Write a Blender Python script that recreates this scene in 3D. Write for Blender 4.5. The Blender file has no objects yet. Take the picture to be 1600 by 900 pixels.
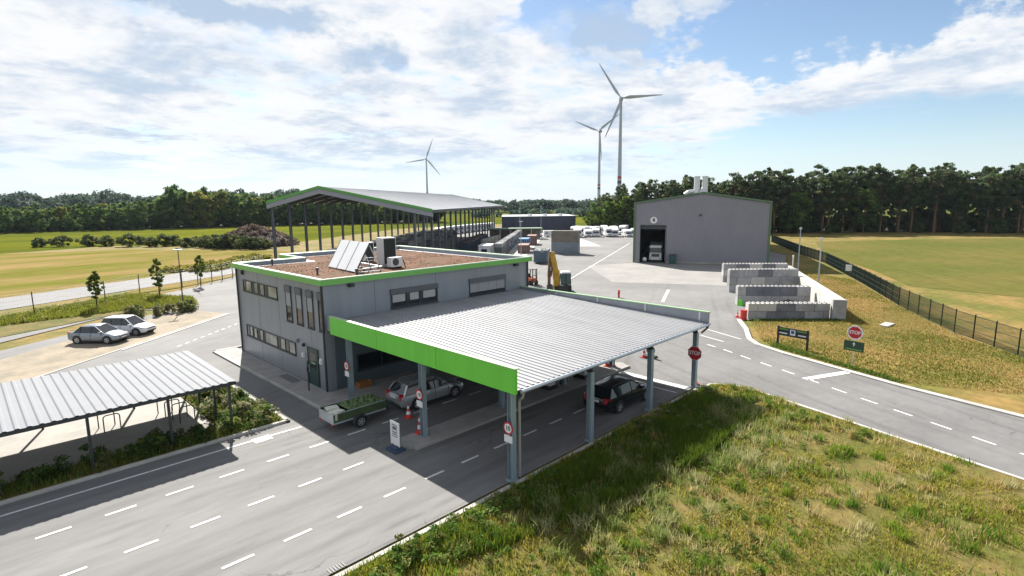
import bpy, bmesh, math, random
import numpy as np
from mathutils import Vector, Matrix

R = math.radians
sc = bpy.context.scene
COL = sc.collection
random.seed(7)

# ------------------------------------------------------------------ camera, sky, sun, exposure
CAM_H = 11.5
def make_camera():
    pitch, roll, yaw, f = R(8.842), R(-.5196), R(44.688), 863.23
    fw = Vector((math.cos(yaw) * math.cos(pitch), math.sin(yaw) * math.cos(pitch), -math.sin(pitch)))
    r0 = Vector((math.sin(yaw), -math.cos(yaw), 0)); u0 = r0.cross(fw)
    c, s = math.cos(roll), math.sin(roll)
    r = c * r0 + s * u0; u = -s * r0 + c * u0
    cam = bpy.data.cameras.new('camera'); o = bpy.data.objects.new('camera', cam); COL.objects.link(o)
    m = Matrix((r, u, -fw)).transposed().to_4x4(); m.translation = (0, 0, CAM_H)
    o.matrix_world = m
    cam.sensor_width = 36; cam.lens = f / 1600 * 36; cam.clip_end = 20000; cam.clip_start = .1
    sc.camera = o
make_camera()

SUN_AZ, SUN_EL = math.atan2(1.17, .45), math.atan2(1, 1.254)
SUN_STRENGTH, SKY_STRENGTH, EXPOSURE = 5.0, .05, 1.35
CLOUD_WHITE, CLOUD_GREY = .385, .31          # multiplied into the background as radiance (before exposure)

def make_world():
    w = bpy.data.worlds.new('World'); sc.world = w; w.use_nodes = True
    nt = w.node_tree; N, L = nt.nodes, nt.links
    bg = N['Background']
    def node(t, **k):
        n = N.new(t)
        for a, b in k.items(): setattr(n, a, b)
        return n
    def mth(op, a, b=None, clamp=False):
        n = node('ShaderNodeMath', operation=op, use_clamp=clamp)
        for i, v in enumerate((a, b)):
            if v is None: continue
            if isinstance(v, (int, float)): n.inputs[i].default_value = v
            else: L.new(v, n.inputs[i])
        return n.outputs[0]
    def ramp(v, lo, hi):
        n = node('ShaderNodeMapRange'); n.interpolation_type = 'SMOOTHSTEP'
        L.new(v, n.inputs[0]); n.inputs[1].default_value = lo; n.inputs[2].default_value = hi
        return n.outputs[0]
    sky = node('ShaderNodeTexSky', sky_type='NISHITA', sun_disc=False, sun_elevation=SUN_EL,
               sun_rotation=math.pi / 2 - SUN_AZ, air_density=1.0, dust_density=.25, ozone_density=2.2)
    tc = node('ShaderNodeTexCoord'); sep = node('ShaderNodeSeparateXYZ'); L.new(tc.outputs['Generated'], sep.inputs[0])
    x, y, z = sep.outputs
    zz = mth('ADD', mth('MAXIMUM', z, 0.0), .13)
    px, py = mth('DIVIDE', x, zz), mth('DIVIDE', y, zz)
    comb = node('ShaderNodeCombineXYZ'); L.new(px, comb.inputs[0]); L.new(py, comb.inputs[1])
    def noise(scale, detail, rough, dist=0, off=(0, 0, 0)):
        m = node('ShaderNodeMapping'); m.inputs['Location'].default_value = off
        L.new(comb.outputs[0], m.inputs[0])
        n = node('ShaderNodeTexNoise'); n.inputs['Scale'].default_value = scale; n.inputs['Detail'].default_value = detail
        n.inputs['Roughness'].default_value = rough; n.inputs['Distortion'].default_value = dist
        L.new(m.outputs[0], n.inputs['Vector']); return n.outputs['Fac']
    big = noise(.55, 3, .5, 0, (3.1, 1.7, 0)); med = noise(2.3, 10, .64, .3, (7.3, 2.2, 0)); fine = noise(8, 8, .68, .2)
    dens = mth('ADD', mth('ADD', mth('MULTIPLY', big, .55), mth('MULTIPLY', med, .75)), mth('MULTIPLY', fine, .22)); dens = mth('SUBTRACT', dens, .05)
    # thinner cloud towards the right of the view (azimuth away from the sun) and at the very horizon
    yaw = R(44.688)
    side = mth('SUBTRACT', mth('MULTIPLY', x, math.sin(yaw)), mth('MULTIPLY', y, math.cos(yaw)))     # + = right
    dens = mth('SUBTRACT', dens, mth('MULTIPLY', mth('ADD', side, .15), .045))
    mp2 = node('ShaderNodeMapping'); mp2.inputs['Scale'].default_value = (1, 1, 1.7); L.new(tc.outputs['Generated'], mp2.inputs[0])
    dnn = node('ShaderNodeTexNoise'); dnn.inputs['Scale'].default_value = 17; dnn.inputs['Detail'].default_value = 7; dnn.inputs['Roughness'].default_value = .58; L.new(mp2.outputs[0], dnn.inputs['Vector'])
    dn = dnn.outputs['Fac']
    # one blue opening high on the right, and two heavier cloud clumps
    def blob(az, el, rx, rz, warp=.5):
        d = (math.cos(el) * math.cos(az), math.cos(el) * math.sin(az), math.sin(el))
        t = (math.sin(az), -math.cos(az))
        a = mth('ADD', mth('MULTIPLY', mth('SUBTRACT', x, d[0]), t[0]), mth('MULTIPLY', mth('SUBTRACT', y, d[1]), t[1]))
        a = mth('DIVIDE', a, rx); b = mth('DIVIDE', mth('SUBTRACT', z, d[2]), rz)
        q = mth('SQRT', mth('ADD', mth('MULTIPLY', a, a), mth('MULTIPLY', b, b)))
        q = mth('ADD', q, mth('MULTIPLY', mth('SUBTRACT', dn, .5), warp * 4))
        n = node('ShaderNodeMapRange'); n.interpolation_type = 'SMOOTHSTEP'; L.new(q, n.inputs[0])
        n.inputs[1].default_value = 1.5; n.inputs[2].default_value = .25; return n.outputs[0]
    def azel(pxx, pyy):
        az = yaw - math.atan((pxx - 800) / 863.0); el = R(-8.84) - math.atan((pyy - 450) / 863.0 * math.cos(math.atan((pxx - 800) / 863.0)))
        return az, el
    gap = mth('ADD', blob(*azel(1260, 25), .22, .055, .8), blob(*azel(905, 12), .10, .02, .7), True)
    hole = mth('ADD', gap, mth('MULTIPLY', ramp(side, .15, .5), mth('MULTIPLY', ramp(z, .16, .09), .9)), True)
    dens = mth('SUBTRACT', dens, mth('MULTIPLY', hole, .32))
    dens = mth('SUBTRACT', dens, mth('MULTIPLY', ramp(z, .33, .65), .08))      # cloud thinned overhead, out of view, to cut the fill light
    mask = ramp(dens, .49, .69)
    horizon_fade = ramp(z, .0, .10)
    mask = mth('MULTIPLY', mask, mth('ADD', mth('MULTIPLY', horizon_fade, .75), .25))
    g2 = noise(1.3, 6, .6, .3, (11.3, 5.2, 0))
    dark = mth('MULTIPLY', ramp(mth('ADD', mth('MULTIPLY', g2, .6), mth('MULTIPLY', mth('ADD', mth('MULTIPLY', med, .6), mth('MULTIPLY', fine, .4)), .4)), .455, .60), .85)
    clump = mth('ADD', mth('ADD', blob(*azel(582, 80), .055, .022, .75), blob(*azel(632, 100), .018, .012, .6)),
                mth('ADD', blob(*azel(938, 48), .080, .030, .8), blob(*azel(430, 15), .11, .025, 1.0)), True)
    dark = mth('ADD', dark, mth('MULTIPLY', clump, 1.0), True)
    mask = mth('MAXIMUM', mask, mth('MULTIPLY', clump, .85))
    cc = node('ShaderNodeMix', data_type='RGBA'); L.new(dark, cc.inputs[0])
    cc.inputs[6].default_value = (CLOUD_WHITE, CLOUD_WHITE, CLOUD_WHITE * 1.01, 1)
    cc.inputs[7].default_value = (CLOUD_GREY * .62, CLOUD_GREY * .78, CLOUD_GREY * 1.0, 1)
    skyc = node('ShaderNodeMix', data_type='RGBA', blend_type='MULTIPLY'); skyc.inputs[0].default_value = 1
    L.new(sky.outputs[0], skyc.inputs[6]); skyc.inputs[7].default_value = (SKY_STRENGTH,) * 3 + (1,)
    mix = node('ShaderNodeMix', data_type='RGBA'); L.new(mask, mix.inputs[0]); L.new(skyc.outputs[2], mix.inputs[6]); L.new(cc.outputs[2], mix.inputs[7])
    hz = node('ShaderNodeMix', data_type='RGBA'); L.new(mth('MULTIPLY', ramp(z, .13, -.01), .72), hz.inputs[0]); L.new(mix.outputs[2], hz.inputs[6]); hz.inputs[7].default_value = (.29, .345, .41, 1)
    L.new(hz.outputs[2], bg.inputs[0]); bg.inputs[1].default_value = 1.0
make_world()

def make_sun():
    l = bpy.data.lights.new('sun', 'SUN'); l.energy = SUN_STRENGTH; l.angle = R(.53); l.color = (1, .95, .87)
    o = bpy.data.objects.new('sun', l); COL.objects.link(o)
    d = Vector((math.cos(SUN_AZ) * math.cos(SUN_EL), math.sin(SUN_AZ) * math.cos(SUN_EL), math.sin(SUN_EL)))
    o.rotation_euler = d.to_track_quat('Z', 'Y').to_euler(); o.location = d * 300
make_sun()
sc.view_settings.view_transform = 'Standard'; sc.view_settings.look = 'None'
sc.view_settings.exposure = EXPOSURE; sc.view_settings.gamma = 1
sc.render.engine = 'CYCLES'
sc.cycles.max_bounces = 6; sc.cycles.diffuse_bounces = 3; sc.cycles.glossy_bounces = 3; sc.cycles.transparent_max_bounces = 8
sc.cycles.use_denoising = True; sc.cycles.caustics_reflective = False; sc.cycles.caustics_refractive = False

# ------------------------------------------------------------------ materials
MATS = {}
def M(name, col, rough=.6, metal=0.0, var=0.0, scale=1.0, col2=None, bump=0.0, bscale=None, spec=.5, attr=False, stretch=None,
      fine=0.0, fscale=8.0, lo=.35, hi=.65, trans=0.0):
    if name in MATS: return MATS[name]
    m = bpy.data.materials.new(name); m.use_nodes = True
    nt = m.node_tree; N, L = nt.nodes, nt.links; b = N['Principled BSDF']
    b.inputs['Roughness'].default_value = rough; b.inputs['Metallic'].default_value = metal
    b.inputs['Specular IOR Level'].default_value = spec
    geo = N.new('ShaderNodeNewGeometry'); vec = geo.outputs['Position']
    if stretch:
        mp = N.new('ShaderNodeMapping'); mp.inputs['Scale'].default_value = stretch[:3]
        if len(stretch) > 3: mp.inputs['Rotation'].default_value = (0, 0, stretch[3])
        L.new(vec, mp.inputs[0]); vec = mp.outputs[0]
    def noise(s, det=6, rgh=.6):
        n = N.new('ShaderNodeTexNoise'); n.inputs['Scale'].default_value = s; n.inputs['Detail'].default_value = det
        n.inputs['Roughness'].default_value = rgh; L.new(vec, n.inputs['Vector']); return n.outputs['Fac']
    def rampn(v, a, c):
        n = N.new('ShaderNodeMapRange'); n.interpolation_type = 'SMOOTHSTEP'; L.new(v, n.inputs[0])
        n.inputs[1].default_value = a; n.inputs[2].default_value = c; return n.outputs[0]
    out = None
    if attr:
        a = N.new('ShaderNodeVertexColor'); a.layer_name = 'Col'; out = a.outputs[0]
    if col2 is None and var: col2 = tuple(c * (1 - var) for c in col)
    if col2 is not None:
        mx = N.new('ShaderNodeMix'); mx.data_type = 'RGBA'; L.new(rampn(noise(scale), lo, hi), mx.inputs[0])
        mx.inputs[6].default_value = (*col, 1); mx.inputs[7].default_value = (*col2, 1); out = mx.outputs[2]
    if fine:
        mx = N.new('ShaderNodeMix'); mx.data_type = 'RGBA'; mx.blend_type = 'MULTIPLY'; mx.inputs[0].default_value = 1
        mr = N.new('ShaderNodeMapRange'); L.new(noise(fscale, 4, .7), mr.inputs[0]); mr.inputs[1].default_value = .25; mr.inputs[2].default_value = .75
        mr.inputs[3].default_value = 1 - fine; mr.inputs[4].default_value = 1 + fine
        if out is None: mx.inputs[6].default_value = (*col, 1)
        else: L.new(out, mx.inputs[6])
        L.new(mr.outputs[0], mx.inputs[7]); out = mx.outputs[2]
    if out is None: b.inputs['Base Color'].default_value = (*col, 1)
    else: L.new(out, b.inputs['Base Color'])
    if bump:
        bp = N.new('ShaderNodeBump'); bp.inputs['Strength'].default_value = bump; bp.inputs['Distance'].default_value = .05
        L.new(noise(bscale or scale * 4, 6, .65), bp.inputs['Height']); L.new(bp.outputs[0], b.inputs['Normal'])
    if trans:
        tr = N.new('ShaderNodeBsdfTranslucent'); ms = N.new('ShaderNodeMixShader'); ms.inputs[0].default_value = trans
        if out is None: tr.inputs[0].default_value = (*col, 1)
        else: L.new(out, tr.inputs[0])
        L.new(b.outputs[0], ms.inputs[1]); L.new(tr.outputs[0], ms.inputs[2]); L.new(ms.outputs[0], N['Material Output'].inputs[0])
    MATS[name] = m; return m

asphalt = M('asphalt', (.165, .162, .160), .88, var=.22, scale=.16, fine=.16, fscale=1.2, bump=.25, bscale=30, stretch=(.35, 1.6, 1))
asphalt_exit = M('asphalt_exit', (.150, .147, .146), .88, var=.2, scale=.2, fine=.13, fscale=2.0, bump=.25, bscale=30)
yard_m = M('yard_asphalt', (.178, .175, .172), .9, spec=.3, col2=(.138, .137, .137), scale=.07, fine=.12, fscale=.5, bump=.2, bscale=20)
def road_surface(m, rot, y0, period, amt=.16, cracks=.45):
    """tyre tracks, oil drip line, sealed cracks and repair patches over an asphalt colour"""
    nt = m.node_tree; N, L = nt.nodes, nt.links; b = N['Principled BSDF']; src = b.inputs['Base Color'].links[0].from_socket
    geo = N.new('ShaderNodeNewGeometry'); mp = N.new('ShaderNodeMapping'); mp.inputs['Rotation'].default_value = (0, 0, rot); L.new(geo.outputs['Position'], mp.inputs[0])
    sp = N.new('ShaderNodeSeparateXYZ'); L.new(mp.outputs[0], sp.inputs[0])
    def mt(op, a, c=None):
        n = N.new('ShaderNodeMath'); n.operation = op
        for i, v in enumerate((a, c)):
            if v is None: continue
            if isinstance(v, (int, float)): n.inputs[i].default_value = v
            else: L.new(v, n.inputs[i])
        return n.outputs[0]
    def rg(v, lo, hi, a=0., c=1.):
        n = N.new('ShaderNodeMapRange'); n.interpolation_type = 'SMOOTHSTEP'; L.new(v, n.inputs[0])
        for i, q in enumerate((lo, hi, a, c)): n.inputs[1 + i].default_value = q
        return n.outputs[0]
    def nz(scale, st, det=5):
        q = N.new('ShaderNodeMapping'); q.inputs['Scale'].default_value = st; L.new(mp.outputs[0], q.inputs[0])
        n = N.new('ShaderNodeTexNoise'); n.inputs['Scale'].default_value = scale; n.inputs['Detail'].default_value = det; L.new(q.outputs[0], n.inputs['Vector']); return n.outputs['Fac']
    u = mt('FLOORED_MODULO', mt('SUBTRACT', mt('ADD', sp.outputs[1], mt('MULTIPLY', nz(.12, (1, 1, 1), 2), .8)), y0), period)
    h = period / 2
    d = mt('ABSOLUTE', mt('SUBTRACT', mt('ABSOLUTE', mt('SUBTRACT', u, h)), .78))
    track = mt('MULTIPLY', rg(d, .42, .05), rg(nz(.5, (.12, 2.5, 1)), .3, .7))
    oil = mt('MULTIPLY', rg(mt('ABSOLUTE', mt('SUBTRACT', u, h)), .35, .0), rg(nz(1.4, (.3, 1.2, 1)), .45, .75))
    vo = N.new('ShaderNodeTexVoronoi'); vo.feature = 'DISTANCE_TO_EDGE'; vo.inputs['Scale'].default_value = .16
    wv = N.new('ShaderNodeVectorMath'); wv.operation = 'ADD'; L.new(mp.outputs[0], wv.inputs[0])
    nn = N.new('ShaderNodeTexNoise'); nn.inputs['Scale'].default_value = .7; nn.inputs['Detail'].default_value = 6; L.new(mp.outputs[0], nn.inputs['Vector'])
    sc2 = N.new('ShaderNodeVectorMath'); sc2.operation = 'SCALE'; sc2.inputs['Scale'].default_value = 2.2; L.new(nn.outputs['Color'], sc2.inputs[0]); L.new(sc2.outputs[0], wv.inputs[1]); L.new(wv.outputs[0], vo.inputs['Vector'])
    crack = mt('MULTIPLY', rg(vo.outputs['Distance'], .006, .0), rg(nz(.2, (1, 1, 1)), .5, .6))
    spots = rg(nz(1.1, (1, 1, 1), 3), .70, .76)
    k = mt('ADD', mt('ADD', mt('MULTIPLY', track, amt), mt('MULTIPLY', oil, amt * 1.3)), mt('ADD', mt('MULTIPLY', crack, cracks), mt('MULTIPLY', spots, .18)))
    mx = N.new('ShaderNodeMix'); mx.data_type = 'RGBA'; mx.clamp_factor = True; L.new(k, mx.inputs[0]); L.new(src, mx.inputs[6]); mx.inputs[7].default_value = (.022, .021, .020, 1)
    L.new(mx.outputs[2], b.inputs['Base Color'])
road_surface(asphalt, 0, 21.2, 3.22, .30); road_surface(asphalt_exit, -R(64.6), -2.4, 3.6, .26); road_surface(yard_m, -R(27), 0, 7.0, .20)
concrete = M('concrete', (.33, .315, .285), .9, col2=(.26, .25, .23), scale=.3, fine=.1, fscale=3)
concrete_l = M('concrete_light', (.42, .405, .375), .9, col2=(.33, .32, .295), scale=.6, fine=.1, fscale=4)
paver = M('concrete_pavers', (.30, .285, .27), .9, col2=(.245, .235, .225), scale=1.2, fine=.1, fscale=6)
block_m = M('block_concrete', (.36, .355, .35), .92, col2=(.24, .24, .25), scale=.55, fine=.12, fscale=3)
block_l = M('block_concrete_light', (.44, .425, .40), .92, col2=(.42, .41, .39), scale=.5, fine=.1, fscale=3)
block_d = M('block_concrete_dark', (.17, .172, .185), .92, col2=(.115, .12, .135), scale=.6, fine=.12, fscale=3)
paint = M('road_paint', (.62, .62, .60), .75, col2=(.33, .325, .31), scale=7, fine=.12, fscale=22, lo=.48, hi=.72)
clad = M('grey_cladding', (.262, .285, .322), .42, .3, var=.10, scale=1.2, stretch=(1.2, 1.2, .12), fine=.04, fscale=2)
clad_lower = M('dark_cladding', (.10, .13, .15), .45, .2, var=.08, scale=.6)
clad_hall = M('hall_cladding', (.235, .23, .262), .5, .2, var=.06, scale=.3)
groove = M('panel_joint', (.10, .11, .125), .7)
anthr = M('anthracite', (.028, .034, .038), .45)
green_f = M('green_fascia', (.155, .60, .055), .45, var=.07, scale=1.2, stretch=(1, 1.4, .25), fine=.04, fscale=3, spec=.4)
green_t = M('green_trim', (.16, .44, .10), .38, .1, var=.06, scale=.9)
galv = M('galvanised_steel', (.50, .55, .60), .42, .6, var=.12, scale=1.5)
post_m = M('post_steel', (.30, .38, .43), .45, .35, var=.1, scale=1.2)
roof_m = M('trapezoidal_sheet', (.275, .28, .295), .55, .1, var=.14, scale=.7, fine=.08, fscale=2.5, stretch=(1.6, .25, 1))
soffit = M('soffit_sheet', (.14, .15, .16), .6)
gravel = M('roof_substrate', (.140, .068, .042), .95, spec=.1, col2=(.092, .058, .036), scale=1.1, fine=.3, fscale=5, bump=.5, bscale=12)
sedum = M('sedum', (.11, .12, .04), .95, var=.4, scale=6)
glass = M('dark_glass', (.012, .016, .02), .06, spec=.8)
glass_l = M('blind_glass', (.36, .36, .31), .12, col2=(.17, .18, .17), scale=1.1, spec=.8)
blind = M('blind', (.30, .31, .32), .55, var=.06, scale=3)
white_p = M('white_paint', (.72, .73, .74), .45, var=.05, scale=2)
white_b = M('white_coat', (.62, .63, .64), .5, var=.08, scale=1)
black_p = M('black_plastic', (.015, .016, .018), .6)
rubber = M('rubber', (.018, .018, .019), .85)
red_p = M('red_plastic', (.55, .045, .03), .5)
red_s = M('sign_red', (.42, .012, .018), .4)
orange_m = M('orange_paint', (.55, .13, .04), .5)
yellow_m = M('yellow_paint', (.50, .29, .025), .5, var=.35, scale=2)
blue_r = M('blue_rubber', (.035, .06, .11), .7)
blue_c = M('blue_container', (.03, .15, .33), .55, var=.2, scale=.8)
steel_d = M('dark_steel', (.06, .065, .07), .5, .4)
rim_m = M('alloy_rim', (.45, .46, .48), .35, .7)
wood_m = M('wood', (.20, .12, .06), .8, var=.3, scale=5)
tan_pipe = M('zinc_pipe', (.36, .36, .33), .5, .4)
soil = M('soil', (.10, .075, .05), .95, var=.35, scale=3, bump=.5)
bark = M('bark', (.10, .065, .045), .95, var=.4, scale=2)
bark_p = M('pine_bark', (.17, .095, .055), .95, var=.4, scale=1.5)
foil_w = M('foam_sheets', (.62, .60, .52), .8, var=.2, scale=4)

# ------------------------------------------------------------------ object helpers
XF = {}
class MB:
    def __init__(s): s.v = []; s.f = []; s.m = []; s.k = 0
    def face(s, *ids): s.f.append(ids); s.m.append(s.k)
    def poly(s, pts):
        n = len(s.v); s.v += [tuple(p) for p in pts]; s.face(*range(n, n + len(pts))); return s
    def hexa(s, p):                                     # 8 points: bottom ring then top ring
        n = len(s.v); s.v += [tuple(q) for q in p]
        for q in ((3, 2, 1, 0), (4, 5, 6, 7), (0, 1, 5, 4), (1, 2, 6, 5), (2, 3, 7, 6), (3, 0, 4, 7)): s.face(*[n + i for i in q])
        return s
    def box(s, x0, x1, y0, y1, z0, z1):
        return s.hexa([(x0, y0, z0), (x1, y0, z0), (x1, y1, z0), (x0, y1, z0), (x0, y0, z1), (x1, y0, z1), (x1, y1, z1), (x0, y1, z1)])
    def bar(s, p, q, w, h=None, up=(0, 0, 1)):
        p, q = Vector(p), Vector(q); d = (q - p).normalized(); up = Vector(up)
        if abs(d.dot(up)) > .98: up = Vector((1, 0, 0))
        a = d.cross(up).normalized(); b = a.cross(d); h = w if h is None else h
        a *= w / 2; b *= h / 2
        return s.hexa([p - a - b, p + a - b, p + a + b, p - a + b, q - a - b, q + a - b, q + a + b, q - a + b])
    def tube(s, p, q, r0, r1=None, n=8, cap=True):
        p, q = Vector(p), Vector(q); r1 = r0 if r1 is None else r1
        d = (q - p).normalized(); up = Vector((0, 0, 1)) if abs(d.z) < .95 else Vector((1, 0, 0))
        a = d.cross(up).normalized(); b = d.cross(a)
        return s.loft([[p + (a * math.cos(t) + b * math.sin(t)) * r0 for t in [2 * math.pi * i / n for i in range(n)]],
                       [q + (a * math.cos(t) + b * math.sin(t)) * r1 for t in [2 * math.pi * i / n for i in range(n)]]], cap)
    def path(s, pts, r, n=8):
        for a, b in zip(pts[:-1], pts[1:]): s.tube(a, b, r, r, n)
        return s
    def loft(s, rings, cap=True, closed=True):
        base = len(s.v); n = len(rings[0])
        for r in rings: s.v += [tuple(p) for p in r]
        for i in range(len(rings) - 1):
            for j in range(n if closed else n - 1):
                a = base + i * n + j; b = base + i * n + (j + 1) % n
                s.face(a, b, b + n, a + n)
        if cap and closed:
            s.face(*[base + j for j in range(n)][::-1]); s.face(*[base + (len(rings) - 1) * n + j for j in range(n)])
        return s
    def prism(s, pts, z0, z1):
        return s.loft([[(p[0], p[1], z0) for p in pts], [(p[0], p[1], z1) for p in pts]])
    def sweep(s, line, prof):                           # prof: (offset to the left, z)
        rings = []
        for i, p in enumerate(line):
            a = Vector(line[max(i - 1, 0)]); b = Vector(line[min(i + 1, len(line) - 1)])
            d = Vector((b.x - a.x, b.y - a.y)).normalized(); nrm = Vector((-d.y, d.x))
            rings.append([(p[0] + nrm.x * o, p[1] + nrm.y * o, z) for o, z in prof])
        return s.loft(rings)
    def build(s, name, mats, parent=None, world=False, smooth=False):
        me = bpy.data.meshes.new(name)
        v = s.v
        if world and parent is not None:
            inv = XF[parent.name]; v = [tuple(inv @ Vector(p)) for p in v]
        me.from_pydata(v, [], s.f)
        for m in (mats if isinstance(mats, (list, tuple)) else [mats]): me.materials.append(m)
        if any(s.m): me.polygons.foreach_set('material_index', s.m)
        bm = bmesh.new(); bm.from_mesh(me); bmesh.ops.recalc_face_normals(bm, faces=bm.faces); bm.to_mesh(me); bm.free()
        if smooth: me.polygons.foreach_set('use_smooth', [True] * len(me.polygons)); me.set_sharp_from_angle(angle=R(38))
        o = bpy.data.objects.new(name, me); COL.objects.link(o)
        if parent is not None:
            o.parent = parent
            if parent.name in XF: XF[o.name] = XF[parent.name]
        return o
def tag(o, label, cat, group=None, kind=None):
    o['label'] = label; o['category'] = cat
    if group: o['group'] = group
    if kind: o['kind'] = kind
    return o
def thing(name, label, cat, loc=(0, 0, 0), rz=0.0, group=None):
    o = bpy.data.objects.new(name, None); COL.objects.link(o); o.empty_display_size = .3
    o.location = loc; o.rotation_euler = (0, 0, rz)
    XF[o.name] = (Matrix.Translation(Vector(loc)) @ Matrix.Rotation(rz, 4, 'Z')).inverted()
    return tag(o, label, cat, group)
def struct(name, mb, mat, smooth=False):
    o = mb.build(name, mat, smooth=smooth); o['kind'] = 'structure'; return o
def dup(root, loc, rz, label=None, group=None, scale=None):
    r = root.copy(); COL.objects.link(r); r.location = loc; r.rotation_euler = (0, 0, rz)
    if scale: r.scale = scale
    if label: r['label'] = label
    if group: r['group'] = group
    for ch in list(root.children):
        c = ch.copy(); COL.objects.link(c); c.parent = r
        for g in list(ch.children):
            d = g.copy(); COL.objects.link(d); d.parent = c
    return r
def text(name, s, size, mat, parent, loc, xdir, updir, depth=.006, sx=1.0):
    cu = bpy.data.curves.new(name, 'FONT'); cu.body = s; cu.size = size; cu.align_x = 'CENTER'; cu.align_y = 'CENTER'; cu.extrude = depth
    cu.offset = size * .02
    t = bpy.data.objects.new('t', cu); COL.objects.link(t)
    me = bpy.data.meshes.new_from_object(t); bpy.data.objects.remove(t)
    X, U = Vector(xdir).normalized(), Vector(updir).normalized(); Z = X.cross(U)
    mt = Matrix((X * sx, U, Z)).transposed().to_4x4(); mt.translation = loc
    me.transform(mt); me.materials.clear(); me.materials.append(mat)
    o = bpy.data.objects.new(name, me); COL.objects.link(o); o.parent = parent; return o
def ngon(c, X, U, r, n, a0=0):
    c, X, U = Vector(c), Vector(X), Vector(U)
    return [c + (X * math.cos(a0 + 2 * math.pi * i / n) + U * math.sin(a0 + 2 * math.pi * i / n)) * r for i in range(n)]
def disc(mb, c, X, U, r, n, t0, t1, a0=0):
    Z = Vector(X).cross(Vector(U)); ring = ngon(c, X, U, r, n, a0)
    return mb.loft([[p + Z * t0 for p in ring], [p + Z * t1 for p in ring]])

# numpy mesh for foliage and grass
def np_mesh(name, verts, faces, cols, mat, parent=None):
    me = bpy.data.meshes.new(name); k = faces.shape[1]
    me.vertices.add(len(verts)); me.vertices.foreach_set('co', verts.astype(np.float32).ravel())
    me.loops.add(faces.size); me.loops.foreach_set('vertex_index', faces.astype(np.int32).ravel())
    me.polygons.add(len(faces)); me.polygons.foreach_set('loop_start', np.arange(0, faces.size, k, dtype=np.int32))
    me.polygons.foreach_set('loop_total', np.full(len(faces), k, np.int32))
    me.update(calc_edges=True)
    if cols is not None:
        ca = me.color_attributes.new('Col', 'FLOAT_COLOR', 'POINT')
        c4 = np.ones((len(verts), 4), np.float32); c4[:, :3] = cols; ca.data.foreach_set('color', c4.ravel())
    me.materials.append(mat)
    o = bpy.data.objects.new(name, me); COL.objects.link(o)
    if parent is not None: o.parent = parent
    return o
leaf_m = M('leaves', (.06, .09, .03), .7, attr=True, trans=.5, spec=.2)
grass_m = M('grass_blades', (.1, .12, .04), .75, attr=True, trans=.40, spec=.15)

def vnoise(x, y, scale, seed=0):
    x, y = x / scale, y / scale
    xi, yi = np.floor(x).astype(np.int64), np.floor(y).astype(np.int64); fx, fy = x - xi, y - yi
    fx, fy = fx * fx * (3 - 2 * fx), fy * fy * (3 - 2 * fy)
    def h(a, b):
        n = (a * 374761393 + b * 668265263 + seed * 1442695) & 0x7fffffff
        n = ((n ^ (n >> 13)) * 1274126177) & 0x7fffffff
        return ((n ^ (n >> 16)) & 0xffff) / 65535.
    return (h(xi, yi) * (1 - fx) + h(xi + 1, yi) * fx) * (1 - fy) + (h(xi, yi + 1) * (1 - fx) + h(xi + 1, yi + 1) * fx) * fy
def fbm(x, y, scale, seed=0, octv=3):
    r = 0; a = 1; t = 0
    for i in range(octv): r = r + a * vnoise(x, y, scale / 2 ** i, seed + i); t += a; a *= .5
    return r / t
def in_poly(x, y, poly):
    ins = np.zeros(len(x), bool); j = len(poly) - 1
    for i in range(len(poly)):
        xi, yi = poly[i]; xj, yj = poly[j]
        if yi != yj: ins ^= ((yi > y) != (yj > y)) & (x < (xj - xi) * (y - yi) / (yj - yi) + xi)
        j = i
    return ins
def sample_poly(rng, poly, n):
    p = np.array(poly); lo, hi = p.min(0), p.max(0); xs, ys = [], []; c = 0
    while c < n:
        x = rng.uniform(lo[0], hi[0], n); y = rng.uniform(lo[1], hi[1], n); k = in_poly(x, y, poly)
        xs.append(x[k]); ys.append(y[k]); c += k.sum()
    return np.concatenate(xs)[:n], np.concatenate(ys)[:n]
def blades(name, rng, x, y, z0, h, w, col, mat, lean=.35, parent=None):
    n = len(x); a = rng.uniform(0, 2 * np.pi, n); b = rng.uniform(0, 2 * np.pi, n); ln = rng.uniform(0, 1, n) * lean
    dx, dy = np.cos(a) * w / 2, np.sin(a) * w / 2; lx, ly = np.cos(b) * ln * h, np.sin(b) * ln * h
    z0 = np.zeros(n) + z0
    v = np.stack([np.stack([x - dx, y - dy, z0], 1), np.stack([x + dx, y + dy, z0], 1),
                  np.stack([x + dx * .8 + lx * .4, y + dy * .8 + ly * .4, z0 + h * .6], 1),
                  np.stack([x - dx * .8 + lx * .4, y - dy * .8 + ly * .4, z0 + h * .6], 1),
                  np.stack([x + dx * .15 + lx, y + dy * .15 + ly, z0 + h * np.sqrt(1 - ln ** 2 * .5)], 1),
                  np.stack([x - dx * .15 + lx, y - dy * .15 + ly, z0 + h * np.sqrt(1 - ln ** 2 * .5)], 1)], 1)
    i = np.arange(n)[:, None] * 6
    f = np.concatenate([i + np.array([[0, 1, 2, 3]]), i + np.array([[3, 2, 4, 5]])])
    return np_mesh(name, v.reshape(-1, 3), f, np.repeat(col, 6, 0), mat, parent)
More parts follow.
